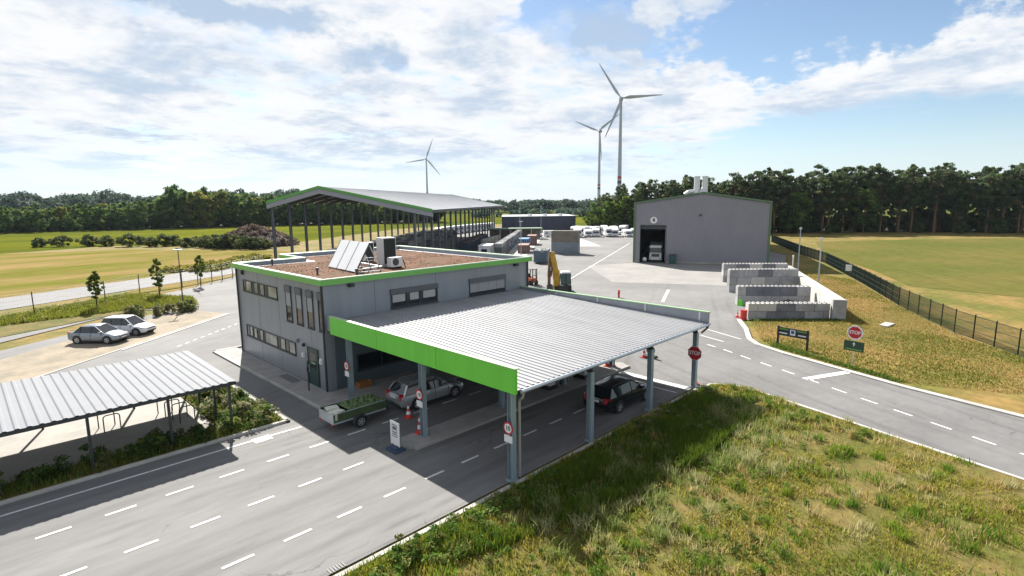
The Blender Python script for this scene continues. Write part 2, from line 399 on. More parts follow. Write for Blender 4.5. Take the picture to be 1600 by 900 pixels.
def leafcloud(rng, centers, radii, per, size, cols, flat=.75):
    """leaf faces scattered through clump volumes; cols: one colour per clump"""
    V, F, C = [], [], []
    n = len(centers) * per
    c = np.repeat(centers, per, 0); r = np.repeat(radii, per)
    d = rng.normal(size=(n, 3)); d /= np.linalg.norm(d, axis=1)[:, None]
    rad = rng.uniform(.25, 1, n) ** .6 * r
    p = c + d * rad[:, None] * np.array([1, 1, flat])
    nn = d + rng.normal(size=(n, 3)) * .8; nn /= np.linalg.norm(nn, axis=1)[:, None]
    t = np.cross(nn, rng.normal(size=(n, 3))); t /= np.linalg.norm(t, axis=1)[:, None]; b = np.cross(nn, t)
    s = size * rng.uniform(.6, 1.35, n)[:, None]
    v = np.stack([p - t * s * .5, p + b * s * .32, p + t * s * .5, p - b * s * .32], 1).reshape(-1, 3)
    f = np.arange(n * 4).reshape(n, 4)
    cc = np.repeat(cols, per, 0) * rng.uniform(.75, 1.3, (n, 1))
    return v, f, np.repeat(cc, 4, 0)

# ------------------------------------------------------------------ ground, pavements, markings
def sheet(name, pts, z, mat):
    mb = MB(); mb.poly([(p[0], p[1], z) for p in pts]); return struct(name, mb, mat)
ground_m = M('dry_meadow', (.215, .145, .050), .95, spec=.1, col2=(.105, .108, .022), scale=.16, fine=.35, fscale=1.3, bump=.4, bscale=3)
straw_m = M('straw_field', (.235, .170, .075), .95, spec=.0, col2=(.125, .128, .026), scale=.05, fine=.2, fscale=.6, stretch=(.4, 1.3, 1, -.45), bump=.4, bscale=2)
rape_m = M('green_crop', (.118, .124, .014), .95, spec=.0, col2=(.076, .090, .014), scale=.02, fine=.2, fscale=.3, stretch=(.4, 1.4, 1, -.45))
lawn_m = M('pale_meadow', (.130, .112, .036), .95, spec=.0, col2=(.088, .098, .026), scale=.03, fine=.2, fscale=.5)
verge_soil = M('verge_soil', (.155, .118, .042), .95, spec=.1, col2=(.085, .090, .020), scale=.5, fine=.4, fscale=4, bump=.6, bscale=8)
road_surface(straw_m, -R(26), 0, 6.5, .28, 0); road_surface(rape_m, -R(26), 0, 12, .45, 0); road_surface(lawn_m, -R(29), 0, 5.5, .22, 0)
far_green = M('far_field', (.068, .092, .022), .95, spec=.0, col2=(.095, .095, .028), scale=.006)

g = MB(); g.poly([(-4000, -4000, -.12), (6000, -4000, -.12), (6000, 6000, -.12), (-4000, 6000, -.12)]); struct('ground', g, far_green)
# a near sheet of dry meadow around the site
sheet('meadow_ground', [(-60, -80), (330, -80), (330, 60), (215, 95), (215, 215), (60, 215), (-90, 150), (-90, 40)], -.06, ground_m)
sheet('straw_field', [(-70, 60), (17, 100), (48, 117), (60, 132), (48, 152), (33, 176), (-10, 190), (-90, 130)], -.03, straw_m)
sheet('crop_field', [(-120, 130), (-12, 178), (33, 196), (50, 170), (66, 160), (130, 205), (215, 262), (330, 330), (220, 420), (40, 345), (-160, 250)], -.04, rape_m)
sheet('far_meadow', [(215, 180), (420, 215), (650, 520), (420, 480), (225, 285)], -.045, rape_m)
sheet('pale_meadow', [(89, 13.5), (104, 20.5), (133, 36), (165, 47), (182, 38), (220, 5), (330, -40), (320, -75), (75, -75)], -.03, lawn_m)

# yard, entry road and left-hand road in one paved sheet
PAVED = [(-60, 15.2), (31.4, 15.2), (32.7, 14.75), (33.4, 13.6), (33.4, 12.2), (32.4, 8.6), (31.2, 4.5), (26, -14), (20, -40), (30, -40), (36, -9), (40, 5.9),
         (41.6, 10.2), (43.0, 13.9), (44.3, 16.4), (45.8, 17.7), (49.3, 19.4), (52.3, 21.3), (53.4, 20.7), (59.6, 14.0), (72, 19.5), (104, 34.3), (122, 40), (150, 62), (170, 92),
         (184, 112), (215, 150), (196, 176), (170, 190), (140, 186), (112, 166), (36, 101), (30.8, 93.5), (26.8, 89.6), (23.2, 86.4), (21.6, 76.5), (18.2, 70.6), (-60, 5 + 0)]
PAVED[-1] = (-60, 20)
sheet('yard_pavement', PAVED, 0.0, yard_m)
sheet('entry_road', [(-60, 15.35), (31.4, 15.35), (31.4, 27.4), (13.4, 27.4), (13.4, 28.3), (-60, 28.3)], .004, asphalt)
sheet('exit_road', [(31.4, 15.3), (32.7, 14.75), (33.4, 13.6), (33.4, 12.2), (32.4, 8.6), (31.2, 4.5), (26, -14), (20, -40), (30, -40), (36, -9), (40, 5.9),
                    (41.6, 10.2), (43.0, 13.9), (44.3, 16.4), (45.8, 17.7), (46.8, 20.6), (43.5, 24.0), (33.6, 21.0), (31.4, 19.0)], .004, asphalt_exit)
sheet('hall_apron', [(66, 45.0), (74.0, 30.2), (99.5, 34.5), (90.0, 56.5), (80, 60)], .006, M('apron_concrete', (.235, .226, .212), .9, col2=(.19, .185, .178), scale=.25, fine=.12, fscale=1.5))
sheet('concrete_track', [(80.6, 76.5), (132.5, 117.5), (170, 146), (166, 152), (129, 123.5), (78.5, 80)], .006, concrete_l)
sheet('concrete_pad', [(140, 108), (118, 84), (112, 90), (134, 113)], .006, concrete_l)
sheet('shaded_storage_floor', [(70, 92), (84.5, 91.0), (112, 114), (100, 113.5), (86, 104)], .006, M('shadow_dark_floor', (.035, .033, .042), .9, var=.3, scale=.4))  # dark asphalt, with a cast shadow put into its colour
sheet('parking_gravel', [(-14, 34.2), (19.8, 62.4), (17.7, 67.6), (13.6, 65.4), (6, 60), (-30, 30)], .005, M('gravel_paving', (.29, .245, .185), .95, spec=.15, col2=(.21, .185, .145), scale=.5, fine=.15, fscale=3))
sheet('car_park_lane', [(12.4, 71.6), (19.6, 70.0), (21.5, 76), (23, 86.0), (14, 79.6), (0, 70), (0, 62)], .006, yard_m)
# road beyond the left fence with its brown strip
sheet('country_road', [(-60, 54), (16.0, 90.2), (33.5, 98.9), (60, 118), (58, 123), (38.5, 113.4), (18.0, 102.0), (-60, 64)], -.01, M('country_asphalt', (.17, .168, .17), .9, var=.15, scale=.2))
sheet('dry_strip', [(15.2, 85.6), (21.5, 87.2), (31, 94), (40, 103), (39, 106), (32.6, 98.0), (15.8, 89.6)], .012, straw_m)

def kerb(line, w=.22, h=.11, name='kerb', mat=None, z=0.0):
    m = MB(); m.sweep(line, [(0, z - .03), (w, z - .03), (w, z + h), (.03, z + h), (0, z + h - .03)]); return struct(name, m, mat or concrete_l)
kerb([(31.3, 14.98), (-60, 14.98)], .24, .10)
kerb([(31.3, 15.0), (32.75, 14.75), (33.45, 13.6), (33.4, 12.2), (32.4, 8.6), (31.2, 4.5), (26, -14), (20, -40)][::-1], .24, .08)
kerb([(30, -40), (36, -9), (40, 5.9), (41.6, 10.2), (43.0, 13.9), (44.3, 16.4), (45.8, 17.7), (49.3, 19.4), (52.6, 21.4)][::-1], .38, .10)
kerb([(11.6, 28.25), (-60, 28.25)][::-1], .2, .12)
kerb([(11.6, 38.5), (11.6, 28.25)][::-1], .2, .12)
kerb([(13.45, 27.3), (13.45, 46.6)], -.2, .12)
kerb([(13.45, 46.6), (21, 46.9)], -.2, .12)
kerb([(-30, 21.0), (8.8, 53.1), (19.8, 62.4)], .18, .05)

m = MB(); m.prism([(13.65, 27.4), (33.6, 27.4), (33.6, 30.85), (15.18, 30.85), (15.18, 46.5), (13.65, 46.5)], -.02, .10); struct('office_sidewalk', m, paver)
m = MB(); m.prism([(13.8, 21.15), (14.3, 20.62), (32.2, 20.55), (32.6, 21.2), (32.2, 21.95), (14.4, 22.0)], -.02, .13); struct('traffic_island', m, paver)
m = MB(); m.sweep([(14.2, 20.45), (32.3, 20.4)], [(0, -.02), (.15, -.02), (.15, .134), (0, .134)]); struct('kerb', m, concrete)
# bike shelter paving and planting bed
m = MB(); m.prism([(-14, 30.2), (8.6, 30.2), (8.6, 38.4), (-14, 38.4)], -.02, .07); struct('shelter_paving', m, concrete)
m = MB(); m.prism([(-40, 28.4), (11.45, 28.4), (11.45, 38.4), (8.65, 38.4), (8.65, 30.15), (-40, 30.15)], -.02, .09); struct('planting_bed', m, verge_soil)
m = MB(); m.prism([(-40, 38.5), (11.8, 38.5), (11.8, 39.3), (-40, 39.3)], -.02, .06); struct('shelter_back_path', m, concrete_l)
# grass verges, slightly raised
VERGE = [(-60, 14.95), (31.2, 14.95), (32.6, 14.65), (33.3, 13.5), (33.25, 12.2), (32.2, 8.6), (31.0, 4.5), (25.8, -14), (20, -40), (-60, -40)]
m = MB(); m.prism(VERGE, -.05, .06); struct('grass_verge', m, verge_soil)
ISLE = [(36.5, -9), (40.4, 5.9), (42.0, 10.2), (43.4, 13.7), (44.6, 16.0), (46.2, 17.3), (49.6, 19.0), (53.0, 20.6), (59.4, 13.7), (72.3, 19.2), (104.3, 34), (122, 40), (150, 62), (168, 88),
        (162, 58), (125, 38.6), (110.3, 29.4), (86.1, 18.1), (71.3, 11.6), (60, 6.5), (46, -12), (40, -40), (31, -40)]
m = MB(); m.prism(ISLE, -.05, .05); struct('dry_grass_bank', m, ground_m)
m = MB(); m.prism([(12.4, 72.2), (19.4, 70.4), (20.5, 75.5), (17.8, 82.0), (15.5, 85.5), (-10, 72), (-10, 60), (12, 71)], -.05, .05); struct('lawn_strip', m, verge_soil)

def stripe(mb, p, q, w, z=.016):
    p, q = Vector((p[0], p[1], 0)), Vector((q[0], q[1], 0)); d = (q - p).normalized(); n = Vector((-d.y, d.x, 0)) * w / 2
    mb.poly([(*(p - n).xy, z), (*(q - n).xy, z), (*(q + n).xy, z), (*(p + n).xy, z)])
m = MB()
for y, x0, x1 in ((24.4, -8, 30), (21.2, -8, 12.8), (17.95, -8, 29)):
    for k in range(40):
        x = 4.85 - 12 + 2 * k
        if x0 < x < x1 and not (y > 24 and x > 28): stripe(m, (x, y), (x + 1.0, y), .125)
stripe(m, (-25, 27.28), (9.25, 27.2), .13); stripe(m, (10.1, 27.18), (11.7, 27.12), .13)
stripe(m, (30.95, 15.5), (30.95, 20.35), .5); stripe(m, (29.75, 15.5), (29.75, 20.35), .10)
stripe(m, (41.3, 9.15), (37.75, 10.75), .5)
path = [(41.85, 19.3), (41.25, 17.7), (40.4, 16.0), (39.6, 14.25), (38.8, 12.5), (37.95, 10.75), (37.05, 9.0), (36.2, 7.25), (35.4, 5.5), (34.6, 3.75), (33.8, 2.0), (33.0, .25), (32.3, -1.5)]
for i in range(len(path) - 1):
    a, b = Vector(path[i]), Vector(path[i + 1]); stripe(m, a, a + (b - a) * .52, .13)
stripe(m, (47.0, 21.9), (45.35, 18.0), .12); stripe(m, (44.4, 21.1), (43.6, 18.7), .13); stripe(m, (45.4, 22.8), (44.9, 21.6), .12)
stripe(m, (62.0, 50.3), (96.5, 67.1), .16); stripe(m, (96.5, 67.1), (131, 83.9), .16); stripe(m, (56.5, 31.6), (64.9, 35.5), .35)
for k in range(9): stripe(m, (12.0 + k * .78 * 1.0, 50.6 + k * .66), (12.42 + k * .78, 50.95 + k * .66), .11)
stripe(m, (8.6, 52.6), (19.9, 62.1), .12, .06)
o = struct('road_markings', m, paint)
m = MB(); m.box(9.25, 10.1, 26.75, 27.35, .0, .022); struct('white_road_patch', m, paint)
m = MB()
for k in range(6): m.box(7.15 + k * .1, 7.2 + k * .1, 15.2, 15.5, .0, .02)
struct('drain_grate', m, black_p)
m = MB(); m.box(14.35, 15.0, 34.2, 36.4, .1, .106); struct('door_mat_grate', m, M('grate', (.12, .12, .12), .7))

# ------------------------------------------------------------------ office building
OX, OX1, OY, OY1 = 15.2, 33.1, 30.9, 45.0
office = thing('office_building', 'two storey grey clad office with green roof edge and red gravel roof', 'building', (OX, OY, 0))
m = MB(); m.prism([(OX, OY), (OX1, OY), (OX1, 49.4), (20.7, 49.4), (20.7, OY1), (OX, OY1)], 0, 6.72)
wall = m.build('wall', clad, office, True)
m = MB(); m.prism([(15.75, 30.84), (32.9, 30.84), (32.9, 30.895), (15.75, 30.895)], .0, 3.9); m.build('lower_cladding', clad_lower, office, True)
for y in (40.97, 37.48, 32.79): m = MB(); m.box(OX - .004, OX + .01, y - .014, y + .014, .12, 6.7); m.build('panel_joint', groove, office, True)
for x in (18.7, 23.6, 27.9): m = MB(); m.box(x - .014, x + .014, OY - .004, OY + .01, 4.1, 6.7); m.build('panel_joint', groove, office, True)
m = MB(); m.box(OX - .005, OX + .01, 30.95, 45, 0.0, .12); m.build('base_strip', groove, office, True)
RP = [(14.95, 30.62), (33.35, 30.62), (33.35, 49.65), (20.45, 49.65), (20.45, 45.25), (14.95, 45.25)]
m = MB()
def ring_inset(p, d):
    out = []; n = len(p)
    for i in range(n):
        a, b, c = Vector(p[i - 1]), Vector(p[i]), Vector(p[(i + 1) % n])
        d1, d2 = (b - a).normalized(), (c - b).normalized()
        n1, n2 = Vector((-d1.y, d1.x)), Vector((-d2.y, d2.x)); k = (n1 + n2) / (1 + n1.dot(n2)); out.append(tuple(b + k * d))
    return out
inn = ring_inset(RP, .36); n = len(RP)
m.loft([[(*p, 6.70) for p in RP], [(*p, 7.03) for p in RP]], cap=False); m.build('roof_edge', green_t, office, True)
m = MB(); m.loft([[(*p, 7.03) for p in RP], [(*p, 7.08) for p in ring_inset(RP, .03)], [(*p, 7.06) for p in ring_inset(RP, .33)], [(*p, 6.99) for p in inn]], cap=False)
m.build('glare_roof_capping', M('glare_roof_capping', (.46, .56, .42), .3, .3), office, True)  # sun glare on the green trim put into a paler colour
m = MB(); m.loft([[(*p, 6.99) for p in inn], [(*p, 6.62) for p in inn]], cap=False); m.build('parapet_lining', clad, office, True)
m = MB(); m.poly([(*p, 6.69) for p in ring_inset(RP, .35)]); m.poly([(*p, 6.701) for p in RP][::-1])
roof = m.build('roof', M('roof_membrane', (.22, .22, .22), .8), office, True)
m = MB(); m.poly([(*p, 6.735) for p in ring_inset(RP, .95)]); m.build('roof_gravel', gravel, office, True)
rng = np.random.default_rng(3)
x, y = sample_poly(rng, ring_inset(RP, 1.0), 4200); k = fbm(x, y, 2.2, 5) > .42; x, y = x[k], y[k]
co = np.array([.135, .06, .038]) * rng.uniform(.5, 1.3, (len(x), 1)); co[rng.uniform(size=len(x)) < .12] = (.13, .14, .04)
rg = blades('roof_plants', rng, x - OX, y - OY, 6.735, rng.uniform(.02, .06, len(x)), .07, co, grass_m, 1.0, office); rg['kind'] = 'stuff'

def window(parent, face, a0, a1, z0, z1, panes, glassm=glass, off=0, f=.07, shutter=0.0, blindm=None, name='window'):
    """face 'x': wall plane x=off looking -X, a = Y; face 'y': plane y=off looking -Y, a = X. panes: list of (start, end, kind)"""
    def bx(mb, p0, p1, q0, q1, t0, t1):
        if face == 'x': mb.box(off - t1, off - t0, p0, p1, q0, q1)
        else: mb.box(p0, p1, off - t1, off - t0, q0, q1)
    m = MB(); bx(m, a0, a1, z0, z0 + f, -.03, .06); bx(m, a0, a1, z1 - f, z1, -.03, .06)
    edges = sorted({a0, a1} | {p[0] for p in panes} | {p[1] for p in panes})
    bx(m, a0, a0 + f, z0 + f, z1 - f, -.03, .055); bx(m, a1 - f, a1, z0 + f, z1 - f, -.03, .055)
    for e in edges[1:-1]: bx(m, e - f * .5, e + f * .5, z0 + f, z1 - f, -.03, .05)
    win = m.build(name, anthr, parent, True)
    for p0, p1, kind in panes:
        mt = {'g': glass, 'l': glass_l, 'b': blind, 'd': anthr}[kind]
        q = MB(); bx(q, p0 + .01, p1 - .01, z0 + .02, z1 - .02, .004, .022); q.build({'b': 'blind', 'd': 'infill_panel'}.get(kind, 'pane'), mt, win, True)
    if shutter:
        q = MB(); bx(q, a0 - .03, a1 + .03, z1 - shutter, z1 + .03, .004, .11); q.build('shutter_box', M('shutter_grey', (.09, .10, .11), .5), win, True)
    q = MB(); bx(q, a0 - .04, a1 + .04, z0 - .05, z0 - .002, -.02, .10); q.build('sill', anthr, win, True)
    return win
window(office, 'x', 37.55, 43.72, 5.04, 5.90, [(37.55, 39.1, 'l'), (39.1, 39.75, 'd'), (39.75, 40.5, 'l'), (40.5, 40.9, 'd'), (40.9, 41.6, 'l'), (41.6, 42.1, 'd'), (42.1, 43.2, 'l'), (43.2, 43.72, 'g')], off=OX)
window(office, 'x', 35.2, 43.72, 1.57, 2.44, [(35.2, 36.2, 'l'), (36.2, 36.8, 'g'), (36.8, 37.6, 'l'), (37.6, 38.1, 'd'), (38.1, 40.2, 'l'), (40.2, 40.55, 'd'), (40.55, 41.2, 'l'), (41.2, 41.7, 'd'), (41.7, 42.3, 'l'), (42.3, 42.5, 'd'), (42.5, 43.1, 'l'), (43.1, 43.72, 'g')], off=OX)
for i, (a, b) in enumerate(((36.22, 35.36), (34.66, 33.80), (33.12, 32.28), (31.60, 30.98))):
    zs = 4.72 if i < 3 else 5.7
    w_ = window(office, 'x', b, a, 3.80, 6.18, [(b, a, 'g')], off=OX, shutter=.42)
    if i < 3:
        q = MB(); q.box(OX - .032, OX - .024, b + .07, a - .07, 4.85, 5.75); q.build('roller_blind', blind, w_, True)
w_ = window(office, 'y', 19.86, 23.72, 4.62, 5.86, [(19.86, 21.15, 'g'), (21.15, 22.25, 'g'), (22.25, 23.72, 'g')], off=OY, f=.11, shutter=.30)
for a, b in ((20.0, 20.98), (21.38, 22.08), (22.48, 23.5)):
    q = MB(); q.box(a, b, OY - .034, OY - .026, 5.0, 5.5); q.build('inner_blind', M('pale_blind', (.40, .41, .40), .6, var=.1, scale=3), w_, True)
w_ = window(office, 'y', 26.7, 30.46, 4.58, 5.84, [(26.7, 30.46, 'b')], off=OY, f=.06, shutter=.32)
for x in (27.6, 28.6, 29.5): q = MB(); q.box(x - .012, x + .012, OY - .03, OY - .022, 4.8, 5.5); q.build('blind_seam', groove, w_, True)
q = MB(); q.box(26.76, 30.40, OY - .05, OY - .024, 4.64, 4.82); q.build('lower_pane', glass, w_, True)
window(office, 'y', 17.15, 23.2, .98, 2.05, [(17.15, 18.9, 'g'), (18.9, 20.6, 'g'), (20.6, 21.9, 'g'), (21.9, 23.2, 'g')], off=OY - .06)
window(office, 'y', 26.2, 31.0, .98, 2.05, [(26.2, 27.8, 'g'), (27.8, 29.4, 'g'), (29.4, 31, 'g')], off=OY - .06)
m = MB(); m.box(OX - .045, OX + .02, 32.08, 33.36, .1, 2.45); door = m.build('door', M('door_green', (.018, .055, .045), .4), office, True)
m = MB()
for a, b, c, d in ((32.0, 32.08, .1, 2.5), (33.36, 33.44, .1, 2.5), (32.0, 33.44, 2.45, 2.53)): m.box(OX - .07, OX + .02, a, b, c, d)
m.build('door_frame', anthr, door, True)
m = MB(); m.box(OX - .052, OX - .03, 32.3, 33.1, 1.2, 2.2); m.build('door_pane', glass, door, True)
m = MB(); m.bar((OX - .1, 33.2, .9), (OX - .1, 33.2, 1.4), .035); m.bar((OX - .1, 33.2, .95), (OX - .03, 33.2, .95), .03); m.bar((OX - .1, 33.2, 1.35), (OX - .03, 33.2, 1.35), .03); m.build('handle', galv, door, True)
m = MB(); m.box(OX - .056, OX - .03, 32.42, 32.98, 1.5, 1.62); m.build('door_sign', M('pale_green', (.25, .42, .2), .5), door, True)
for y, z, s, mt in ((34.02, 1.85, .13, white_p), (31.57, 1.88, .15, white_p), (33.92, 2.54, .09, anthr), (34.78, 2.67, .10, clad), (43.64, 6.43, .14, anthr)):
    m = MB(); m.box(OX - .12, OX + .02, y - s, y + s, z - s * 1.2, z + s * 1.2); m.box(OX - .16, OX - .12, y - s * .6, y + s * .6, z - s * .8, z + s * .6); m.build('wall_lamp', mt, office, True)
for x in (17.0, 31.6):
    m = MB(); m.box(x - .18, x + .18, OY - .25, OY, 6.42, 6.6); m.box(x - .12, x + .12, OY - .32, OY - .25, 6.44, 6.56); m.build('flood_lamp', anthr, office, True)
for y in (30.98, 44.85):
    m = MB(); m.tube((OX - .08, y, .1), (OX - .08, y, 6.68), .065); m.build('downpipe', anthr, office, True)
m = MB(); m.tube((33.0, 30.82, 4.6), (33.0, 30.82, 6.68), .06); m.build('downpipe', anthr, office, True)
# things standing on the roof
SB, SU, SW = Vector((19.72, 38.95, 6.83)), Vector((-.093, -.996, 0)), Vector((.996, -.093, 0))
sol = thing('solar_collector', 'three tilted pale solar collectors on a steel frame on the gravel roof', 'solar collector', (SB.x, SB.y, 6.735))
def sol_slab(s0, s1, t0, t1):
    m = MB(); f = lambda s_, h_, t_: SB + SU * s_ + SW * (1.15 * h_ + .862 * t_) + Vector((0, 0, 1.95 * h_ - .508 * t_)); m.hexa([f(s_, h_, t_) for t_ in (t1, t0) for s_, h_ in ((s0, 0), (s1, 0), (s1, 1), (s0, 1))]); return m
for k in range(3):
    sol_slab(k * 1.6, k * 1.6 + 1.57, -.03, .05).build('collector', M('collector_sky_white', (.82, .83, .84), .3, var=.05, scale=.8), sol, True)  # sky reflection put into a white base colour
    for q in (k * 1.6 - .015, k * 1.6 + 1.57): sol_slab(q, q + .015 + (.015 if k == 2 and q > 4 else 0), -.045, .06).build('collector_frame', steel_d, sol, True)
for q in (.1, 1.6, 3.2, 4.65):
    p = SB + SU * q; m = MB(); m.bar(p + SW * 1.15 + Vector((0, 0, 1.85)), p + SW * 1.95 + Vector((0, 0, -.06)), .06); m.bar(p + Vector((0, 0, -.06)), p + SW * 2.0 + Vector((0, 0, -.06)), .06); m.bar(p + SW * .62 + Vector((0, 0, .92)), p + SW * 1.55 + Vector((0, 0, .9)), .04)
    m.build('support_frame', galv, sol, True)
def heat_pump(loc, dx, dy, h, label):
    t = thing('heat_pump', label, 'heat pump', loc, 0, 'heat pumps on the office roof')
    m = MB(); m.box(0, dx, 0, dy, .1, h); m.build('casing', white_b, t)
    m = MB(); m.box(.06, dx - .06, -.012, .02, .16, h - .08); m.build('grille', M('coil_black', (.008, .012, .014), .55), t)
    m = MB()
    for i in range(int(h / .12)): m.box(.07, dx - .07, -.02, -.012, .2 + i * .12, .22 + i * .12)
    m.build('louvre', black_p, t)
    m = MB()
    for px, py in ((.1, .1), (dx - .1, .1), (.1, dy - .1), (dx - .1, dy - .1)): m.box(px - .06, px + .06, py - .06, py + .06, 0, .1)
    m.build('foot', steel_d, t); return t
heat_pump((23.0, 36.5, 6.735), 1.15, .95, 2.15, 'tall white heat pump with a dark grille on the gravel roof')
heat_pump((23.6, 40.2, 6.735), .85, .8, 1.6, 'lower heat pump half hidden behind the solar collectors')
ac = thing('air_conditioner', 'small white air conditioner with round fan on the gravel roof', 'air conditioner', (22.4, 34.6, 6.735))
m = MB(); m.box(0, 1.0, 0, .5, .12, .82); m.build('casing', white_p, ac)
m = MB(); disc(m, (.42, -.004, .48), (1, 0, 0), (0, 0, 1), .27, 20, -.01, .012); m.build('fan_guard', steel_d, ac)
m = MB(); m.path([(1.0, .25, .6), (1.2, .25, .6), (1.35, .25, .3), (1.4, .25, .02)], .04); m.build('hose', black_p, ac)
m = MB(); m.box(.08, .16, 0, .5, 0, .12); m.box(.84, .92, 0, .5, 0, .12); m.build('foot', steel_d, ac)
cd = thing('cable_duct', 'galvanised cable ducting between the roof machines', 'cable duct', (21.5, 37, 6.735))
m = MB(); m.bar((20.4, 35.2, 6.85), (23.9, 35.9, 6.85), .14, .1); m.bar((22.2, 35.6, 6.85), (22.6, 39.9, 6.85), .14, .1); m.build('duct', galv, cd, True)
m = MB()
for p in ((20.6, 35.25), (22.0, 35.5), (23.6, 35.85), (22.3, 37.5), (22.5, 39.2)): m.box(p[0] - .12, p[0] + .12, p[1] - .12, p[1] + .12, 6.735, 6.80)
m.build('duct_support', block_d, cd, True)
for i, (x, y, lab) in enumerate(((17.3, 35.8, 'short dark vent pipe alone in the gravel near the front left roof edge'), (18.8, 33.2, 'short dark vent pipe in front of the solar collectors'), (17.7, 44.3, 'small vent pipe by the far left corner of the gravel roof'))):
    t = thing('roof_vent', lab, 'vent pipe', (x, y, 6.70), 0, 'vent pipes on the office roof')
    m = MB(); m.tube((0, 0, 0), (0, 0, .38), .07); m.build('pipe', steel_d, t); m = MB(); m.tube((0, 0, .36), (0, 0, .50), .13, .10, 12); m.build('cap', steel_d, t)

# ------------------------------------------------------------------ weighbridge canopy
CX0, CX1, CY0, CY1 = 15.2, 32.2, 15.0, 30.85
cano = thing('drive_through_canopy', 'flat ribbed metal canopy with green front board on steel posts', 'canopy', (CX0, CY0, 0))
def zr(y): return 3.98 + (y - CY0) * .030
m = MB(); prof = []; x = CX0 + .12
while x < CX1 - .05:
    prof += [(x, 0), (x + .19, 0), (x + .225, .044), (x + .29, .044)]; x += .335
prof.append((CX1 - .02, 0))
rings = [[(px, yy, zr(yy) + .02 + pz) for px, pz in prof] for yy in (CY0 - .12, CY1)]
m.loft(rings, cap=False, closed=False)
rf = m.build('roof_sheet', roof_m, cano, True)
m = MB(); m.hexa([(CX0 + .1, CY0, zr(CY0) - .05), (CX1, CY0, zr(CY0) - .05), (CX1, CY1, zr(CY1) - .05), (CX0 + .1, CY1, zr(CY1) - .05), (CX0 + .1, CY0, zr(CY0) - .02), (CX1, CY0, zr(CY0) - .02), (CX1, CY1, zr(CY1) - .02), (CX0 + .1, CY1, zr(CY1) - .02)]); m.build('soffit', soffit, cano, True)
fas = []
for a, b in ((14.85, 19.96), (19.99, 25.06), (25.09, 30.15)):
    m = MB(); m.hexa([(CX0 - .07, a, 3.86), (CX0 + .07, a, 3.86), (CX0 + .07, b, 3.86), (CX0 - .07, b, 3.86), (CX0 - .07, a, 4.90), (CX0 + .07, a, 4.90), (CX0 + .07, b, 4.90), (CX0 - .07, b, 4.90)]); m.build('fascia', green_f, cano, True)
m = MB(); m.box(CX0 - .09, CX0 + .16, 14.82, 30.2, 4.903, 4.94); m.build('fascia_capping', M('pale_green_trim', (.40, .55, .33), .35, .2), cano, True)  # green flashing, its sunlit white put into a paler colour
m = MB(); m.box(CX0 + .072, CX0 + .12, 14.9, 30.8, 3.95, 4.9); m.build('fascia_backing', clad, cano, True)
m = MB(); m.box(CX1 - .02, CX1 + .14, 14.85, 30.85, 3.72, 4.66); par = m.build('rear_parapet', clad, cano, True)
m = MB(); m.box(CX1 - .06, CX1 + .2, 14.8, 30.85, 4.663, 4.72); m.build('rear_capping', M('pale_green_trim2', (.30, .46, .25), .35, .2), cano, True)
m = MB()
for y in (15.35, 19.2, 23.1, 27.0): m.box(CX1 - .05, CX1 - .022, y, y + .12, zr(y) + .1, 4.66)
m.build('parapet_seam', galv, cano, True)
PX, PY = (15.2, 20.65, 26.1, 31.35), (15.2, 21.3, 28.3)
m = MB()
for x in PX[1:]:
    m.box(x - .12, x + .12, 15.1, 30.8, 3.50, 3.52); m.box(x - .12, x + .12, 15.1, 30.8, 3.78, 3.80); m.box(x - .012, x + .012, 15.1, 30.8, 3.52, 3.78)
m.build('cross_beam', steel_d, cano, True)
m = MB()
for y in (15.3, 18.3, 21.3, 24.8, 28.3, 30.4): m.box(15.3, 32.1, y - .06, y + .06, 3.802, zr(y) - .055)
m.build('purlin', steel_d, cano, True)
for y in PY:
    for x in PX:
        m = MB(); x_ = x + (.08 if x < 16 else 0)
        zt = 3.9 if x < 16 else 3.5
        m.box(x_ - .13, x_ + .13, y - .13, y - .113, 0, zt); m.box(x_ - .13, x_ + .13, y + .113, y + .13, 0, zt); m.box(x_ - .009, x_ + .009, y - .113, y + .113, 0, zt)
        m.box(x_ - .19, x_ + .19, y - .19, y + .19, 0, .16 if y > 16 else .10)
        m.build('post', post_m, cano, True)
m = MB(); m.tube((CX0 + .25, CY0 - .2, 3.93), (CX1 + .1, CY0 - .2, 3.93), .085, n=10); m.build('gutter', galv, cano, True)
m = MB(); m.path([(CX0 + .42, CY0 - .2, 3.9), (CX0 + .42, CY0 - .1, 3.6), (CX0 + .42, CY0 + .08, 3.45), (CX0 + .42, CY0 + .08, .1)], .055); m.build('downpipe', tan_pipe, cano, True)
m = MB(); m.path([(CX1 - .1, CY0 - .2, 3.9), (CX1 + .05, CY0 - .1, 3.7), (CX1 - .3, CY0 + .12, 3.4)], .06); m.build('downpipe', steel_d, cano, True)
m = MB()
for y in (18, 23.2, 26.6):
    for x in (18, 23.4, 28.7): m.box(x - .6, x + .6, y - .06, y + .06, 3.70, 3.78)
m.build('strip_lamp', M('lamp_housing', (.5, .5, .5), .5), cano, True)

